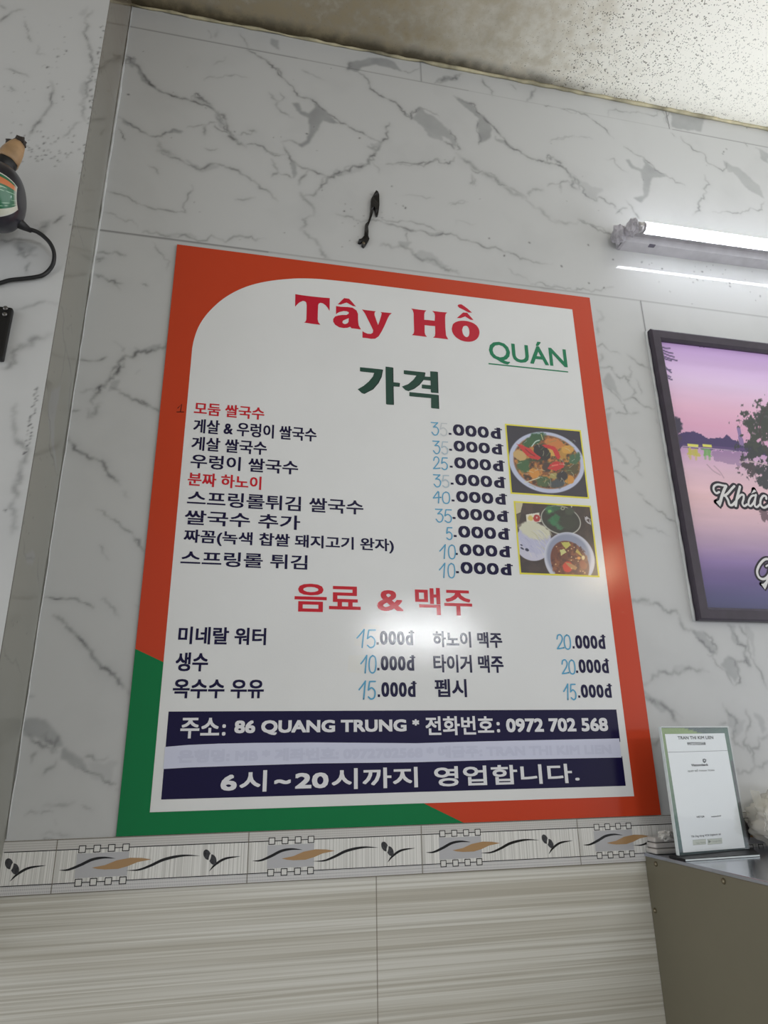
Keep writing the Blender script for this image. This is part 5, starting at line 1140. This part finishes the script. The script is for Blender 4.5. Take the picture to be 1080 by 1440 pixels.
def stext(S_, body, Lp, Rp, mi=1, bold=.0002):
    a = S_([(Lp[0], Lp[1]), (Lp[0], Lp[2]), (Rp[0], Rp[1]), (Rp[0], Rp[2])]); text(fl, body, (a[0][0] + a[1][0]) / 2, (a[2][0] + a[3][0]) / 2, (a[1][1] + a[3][1]) / 2, (a[0][1] + a[2][1]) / 2, hS + .0001, mi, bold=bold)
stext(S6, 'TRAN THI KIM LIEN', (268,212,252), (682,205,240), bold=.0003); stext(S6, '9972702568', (378,282,316), (592,278,312), bold=.0003)
stext(S6, 'Vietcombank', (425,535,563), (622,526,557), bold=.00035); stext(S6, 'QUÉT ĐỂ THANH TOÁN', (385,598,630), (695,590,622), bold=.0001)
fl.poly(S6([(555,480),(578,472),(602,482),(598,510),(580,526),(562,510)]), hS + .0001, 1); fl.poly(S6([(570,488),(590,488),(580,505)]), hS + .0002, 0)
stext(S7, 'VIETQR', (402,308,334), (498,310,332)); stext(S7, 'napas247', (575,310,330), (693,300,322)); stext(S7, 'Tải ứng dụng VCB Digibank tại', (340,530,562), (688,515,545), bold=.0001)
for q, body, L_, R_b in (([(360,592),(512,580),(515,638),(364,650)], 'App Store', (395,615,640), (505,610,632)), ([(530,582),(700,570),(704,630),(534,645)], 'Google Play', (585,598,622), (695,592,612))):
    fl.poly(S7(q), hS + .0001, 3); fl.stroke(S7(q + q[:1]), .0004, hS + .0002, 4, 0, False); 
    a = S7([(L_[0], L_[1]), (L_[0], L_[2]), (R_b[0], R_b[1]), (R_b[0], R_b[2])]); text(fl, body, a[0][0], a[2][0], (a[1][1] + a[3][1]) / 2, (a[0][1] + a[2][1]) / 2, hS + .0003, 4)
fl.poly(S7([(540,592),(575,607),(545,630)]), hS + .0003, 4)
sh_ = fl.build('paper_sheet', [mat('white_paper', (246, 247, 250), rough=.6), mat('black_print', (44, 44, 52), rough=.6), mat('grey_print', (130, 130, 136), rough=.6), mat('badge_ground', (206, 208, 196), rough=.6), mat('badge_grey', (120, 128, 116), rough=.6)]); put(sh_, card)
# acrylic: back sheet, base, front clip pane
mg = bpy.data.materials.new('clear_acrylic'); mg.use_nodes = True; g = mg.node_tree; g.nodes.clear()
tr = g.nodes.new('ShaderNodeBsdfTransparent'); tr.inputs[0].default_value = (.97, .98, .98, 1); gl = g.nodes.new('ShaderNodeBsdfGlossy'); gl.inputs['Roughness'].default_value = .05; fr = g.nodes.new('ShaderNodeFresnel'); fr.inputs[0].default_value = 1.35; mx = g.nodes.new('ShaderNodeMixShader'); ou = g.nodes.new('ShaderNodeOutputMaterial')
mx.inputs[0].default_value = .05; g.links.new(tr.outputs[0], mx.inputs[1]); g.links.new(gl.outputs[0], mx.inputs[2]); g.links.new(mx.outputs[0], ou.inputs[0])
M_EDGE = mat('acrylic_edge_highlight', (214, 222, 222), rough=.15, coat=.5)  # pale opaque tone stands in for light caught on the clear edges
def slab(name, u0, u1, v0, v1, n0, n1, m, par, z_is_n=False):
    V = []
    for nn in (n0, n1):
        for (a, b) in ((u0, v0), (u1, v0), (u1, v1), (u0, v1)): V.append(SO + U * a + Vz * b + Nf * nn)
    F = [(3, 2, 1, 0), (4, 5, 6, 7), (0, 1, 5, 4), (1, 2, 6, 5), (2, 3, 7, 6), (3, 0, 4, 7)]
    o = mesh_obj(name, V, F, m, None, par); b = bmesh.new(); b.from_mesh(o.data); bmesh.ops.recalc_face_normals(b, faces=b.faces); b.to_mesh(o.data); b.free(); return o
slab('back_sheet', 0, SW, -.001, SH, -.0025, .0007, mat('card_backing', (60, 72, 74), rough=.3), stand)
slab('front_sheet', -.0005, SW + .0005, 0, SH, .0022, .0036, mg, stand)
slab('edge_highlight', 0, SW, SH, SH + .0014, -.0025, .0036, M_EDGE, stand); slab('edge_highlight', -.0016, -.0002, 0, SH, -.0025, .0036, M_EDGE, stand)
bq = [(.9585, -.1245), (1.1135, -.1165), (1.1600, -.0420), (.9570, -.0790)]
def base_slab(name, q, z0, z1, m):
    V = [(x, y, z) for z in (z0, z1) for x, y in q]; F = [(3, 2, 1, 0), (4, 5, 6, 7), (0, 1, 5, 4), (1, 2, 6, 5), (2, 3, 7, 6), (3, 0, 4, 7)]
    return mesh_obj(name, V, F, m, None, stand)
base_slab('base', bq, 1.1934, 1.1972, mat('dark_acrylic_base', (24, 25, 29), rough=.45, spec=.3))
base_slab('base_edge', [(.9585, -.1253), (1.1135, -.1173), (1.1135, -.1166), (.9585, -.1246)], 1.1936, 1.1962, M_EDGE)

# ================================================================== PACKETS AND BAG ON THE CABINET
M_FILM = mat('clear_film', (214, 212, 206), rough=.18, coat=.8, coat_rough=.08, var=(30, .18), bump=(60, .6, .004)); M_PACK = mat('white_sleeve', (196, 192, 188), rough=.3, coat=.5, var=(20, .15))
pk = empty('napkin_packet', (.985, -.035, ZC), 'flat stack of pale plastic wrapped packets lying behind the payment stand, by the wall', 'packet')
for i in range(3):
    bm = bmesh.new(); z0 = ZC + .0005 + i * .0095; add_box(bm, .957 + i * .002, 1.060 - i * .004, -.040 + i * .003, -.006, z0, z0 + .009, .0035)
    o = bm_obj('sleeve', bm, M_PACK, pk)
bm = bmesh.new(); crumple(bm, (.982, -.0405, ZC + .032), (.015, .008, .008), 12, 3, .4); bm_obj('crumpled_film', bm, M_FILM, pk)
bag = empty('plastic_bag', (1.23, -.075, ZC), 'crumpled clear plastic bag of white stuff beside the payment stand', 'bag')
def bag_mesh(c, r, seed, n=4, amp=.16):
    bm = bmesh.new(); res = bmesh.ops.create_icosphere(bm, subdivisions=n, radius=1.0); rr = random.Random(seed); ph = [rr.uniform(0, 6) for _ in range(6)]
    for v in res['verts']:
        d = v.co.normalized(); f = math.atan2(d.y, d.x)
        k = 1 + amp * (math.sin(5 * f + ph[0] + 3 * d.z) * .5 + math.sin(11 * f + ph[1] - 4 * d.z) * .35 + math.sin(19 * f + ph[2] + 5 * d.z) * .2 + math.sin(9 * d.z + ph[3]) * .2 + .3 * abs(math.sin(14 * d.x + 9 * d.z + ph[4])) - .25 * abs(math.sin(17 * d.z - 8 * d.y + ph[5])))
        v.co = Vector((c[0] + d.x * r[0] * k, c[1] + d.y * r[1] * k, max(ZC + .001, c[2] + d.z * r[2] * k)))
    return bm
bm_obj('contents', bag_mesh((1.252, -.060, ZC + .046), (.076, .045, .046), 3), mat('white_contents', (244, 240, 234), rough=.5, var=(25, .12)), bag, True)
film = bag_mesh((1.254, -.060, ZC + .051), (.088, .054, .053), 8, 5, .20)
mf = bpy.data.materials.new('clear_bag_film'); mf.use_nodes = True; g = mf.node_tree; g.nodes.clear()
tr = g.nodes.new('ShaderNodeBsdfTransparent'); tr.inputs[0].default_value = (.93, .92, .89, 1); gl = g.nodes.new('ShaderNodeBsdfPrincipled'); gl.inputs['Base Color'].default_value = lin((236, 234, 226)); gl.inputs['Roughness'].default_value = .15; mx = g.nodes.new('ShaderNodeMixShader'); mx.inputs[0].default_value = .35; ou = g.nodes.new('ShaderNodeOutputMaterial')
g.links.new(tr.outputs[0], mx.inputs[1]); g.links.new(gl.outputs[0], mx.inputs[2]); g.links.new(mx.outputs[0], ou.inputs[0])
bm_obj('film', film, mf, bag, True)
bm = bmesh.new()
for k in range(9):
    a = k / 8; x = 1.160 + a * .10; z = ZC + .098 - .03 * math.sin(a * 3.0) + random.uniform(-1, 1) * .004
    v = [bm.verts.new((x, -.07, z - .022)), bm.verts.new((x + .014, -.074, z - .020)), bm.verts.new((x + .012, -.068 + random.uniform(-1, 1) * .01, z + .006)), bm.verts.new((x - .002, -.066, z + .004 + random.uniform(0, .008)))]
    bm.faces.new(v)
res = bmesh.ops.solidify(bm, geom=bm.faces[:], thickness=.0006); bm_obj('gathered_top', bm, mf, bag)
lid = empty('round_lid', (1.152, -.016, ZC), 'dark round lid standing on edge between the payment stand and the plastic bag', 'lid')
bm = bmesh.new(); lathe(bm, [(-.004, .024), (-.0045, .028), (0, .0305), (.006, .0305), (.0065, .024), (.003, .022)], 32, 'y', (1.150, -.016, ZC + .0307)); bm_obj('rim', bm, mat('dark_plastic_lid', (40, 36, 38), rough=.35), lid)
bm = bmesh.new(); lathe(bm, [(-.0035, .023), (-.002, .0235), (.001, .0235)], 32, 'y', (1.150, -.016, ZC + .0307)); bm_obj('face', bm, mat('dark_lid_face', (58, 52, 52), rough=.3), lid)
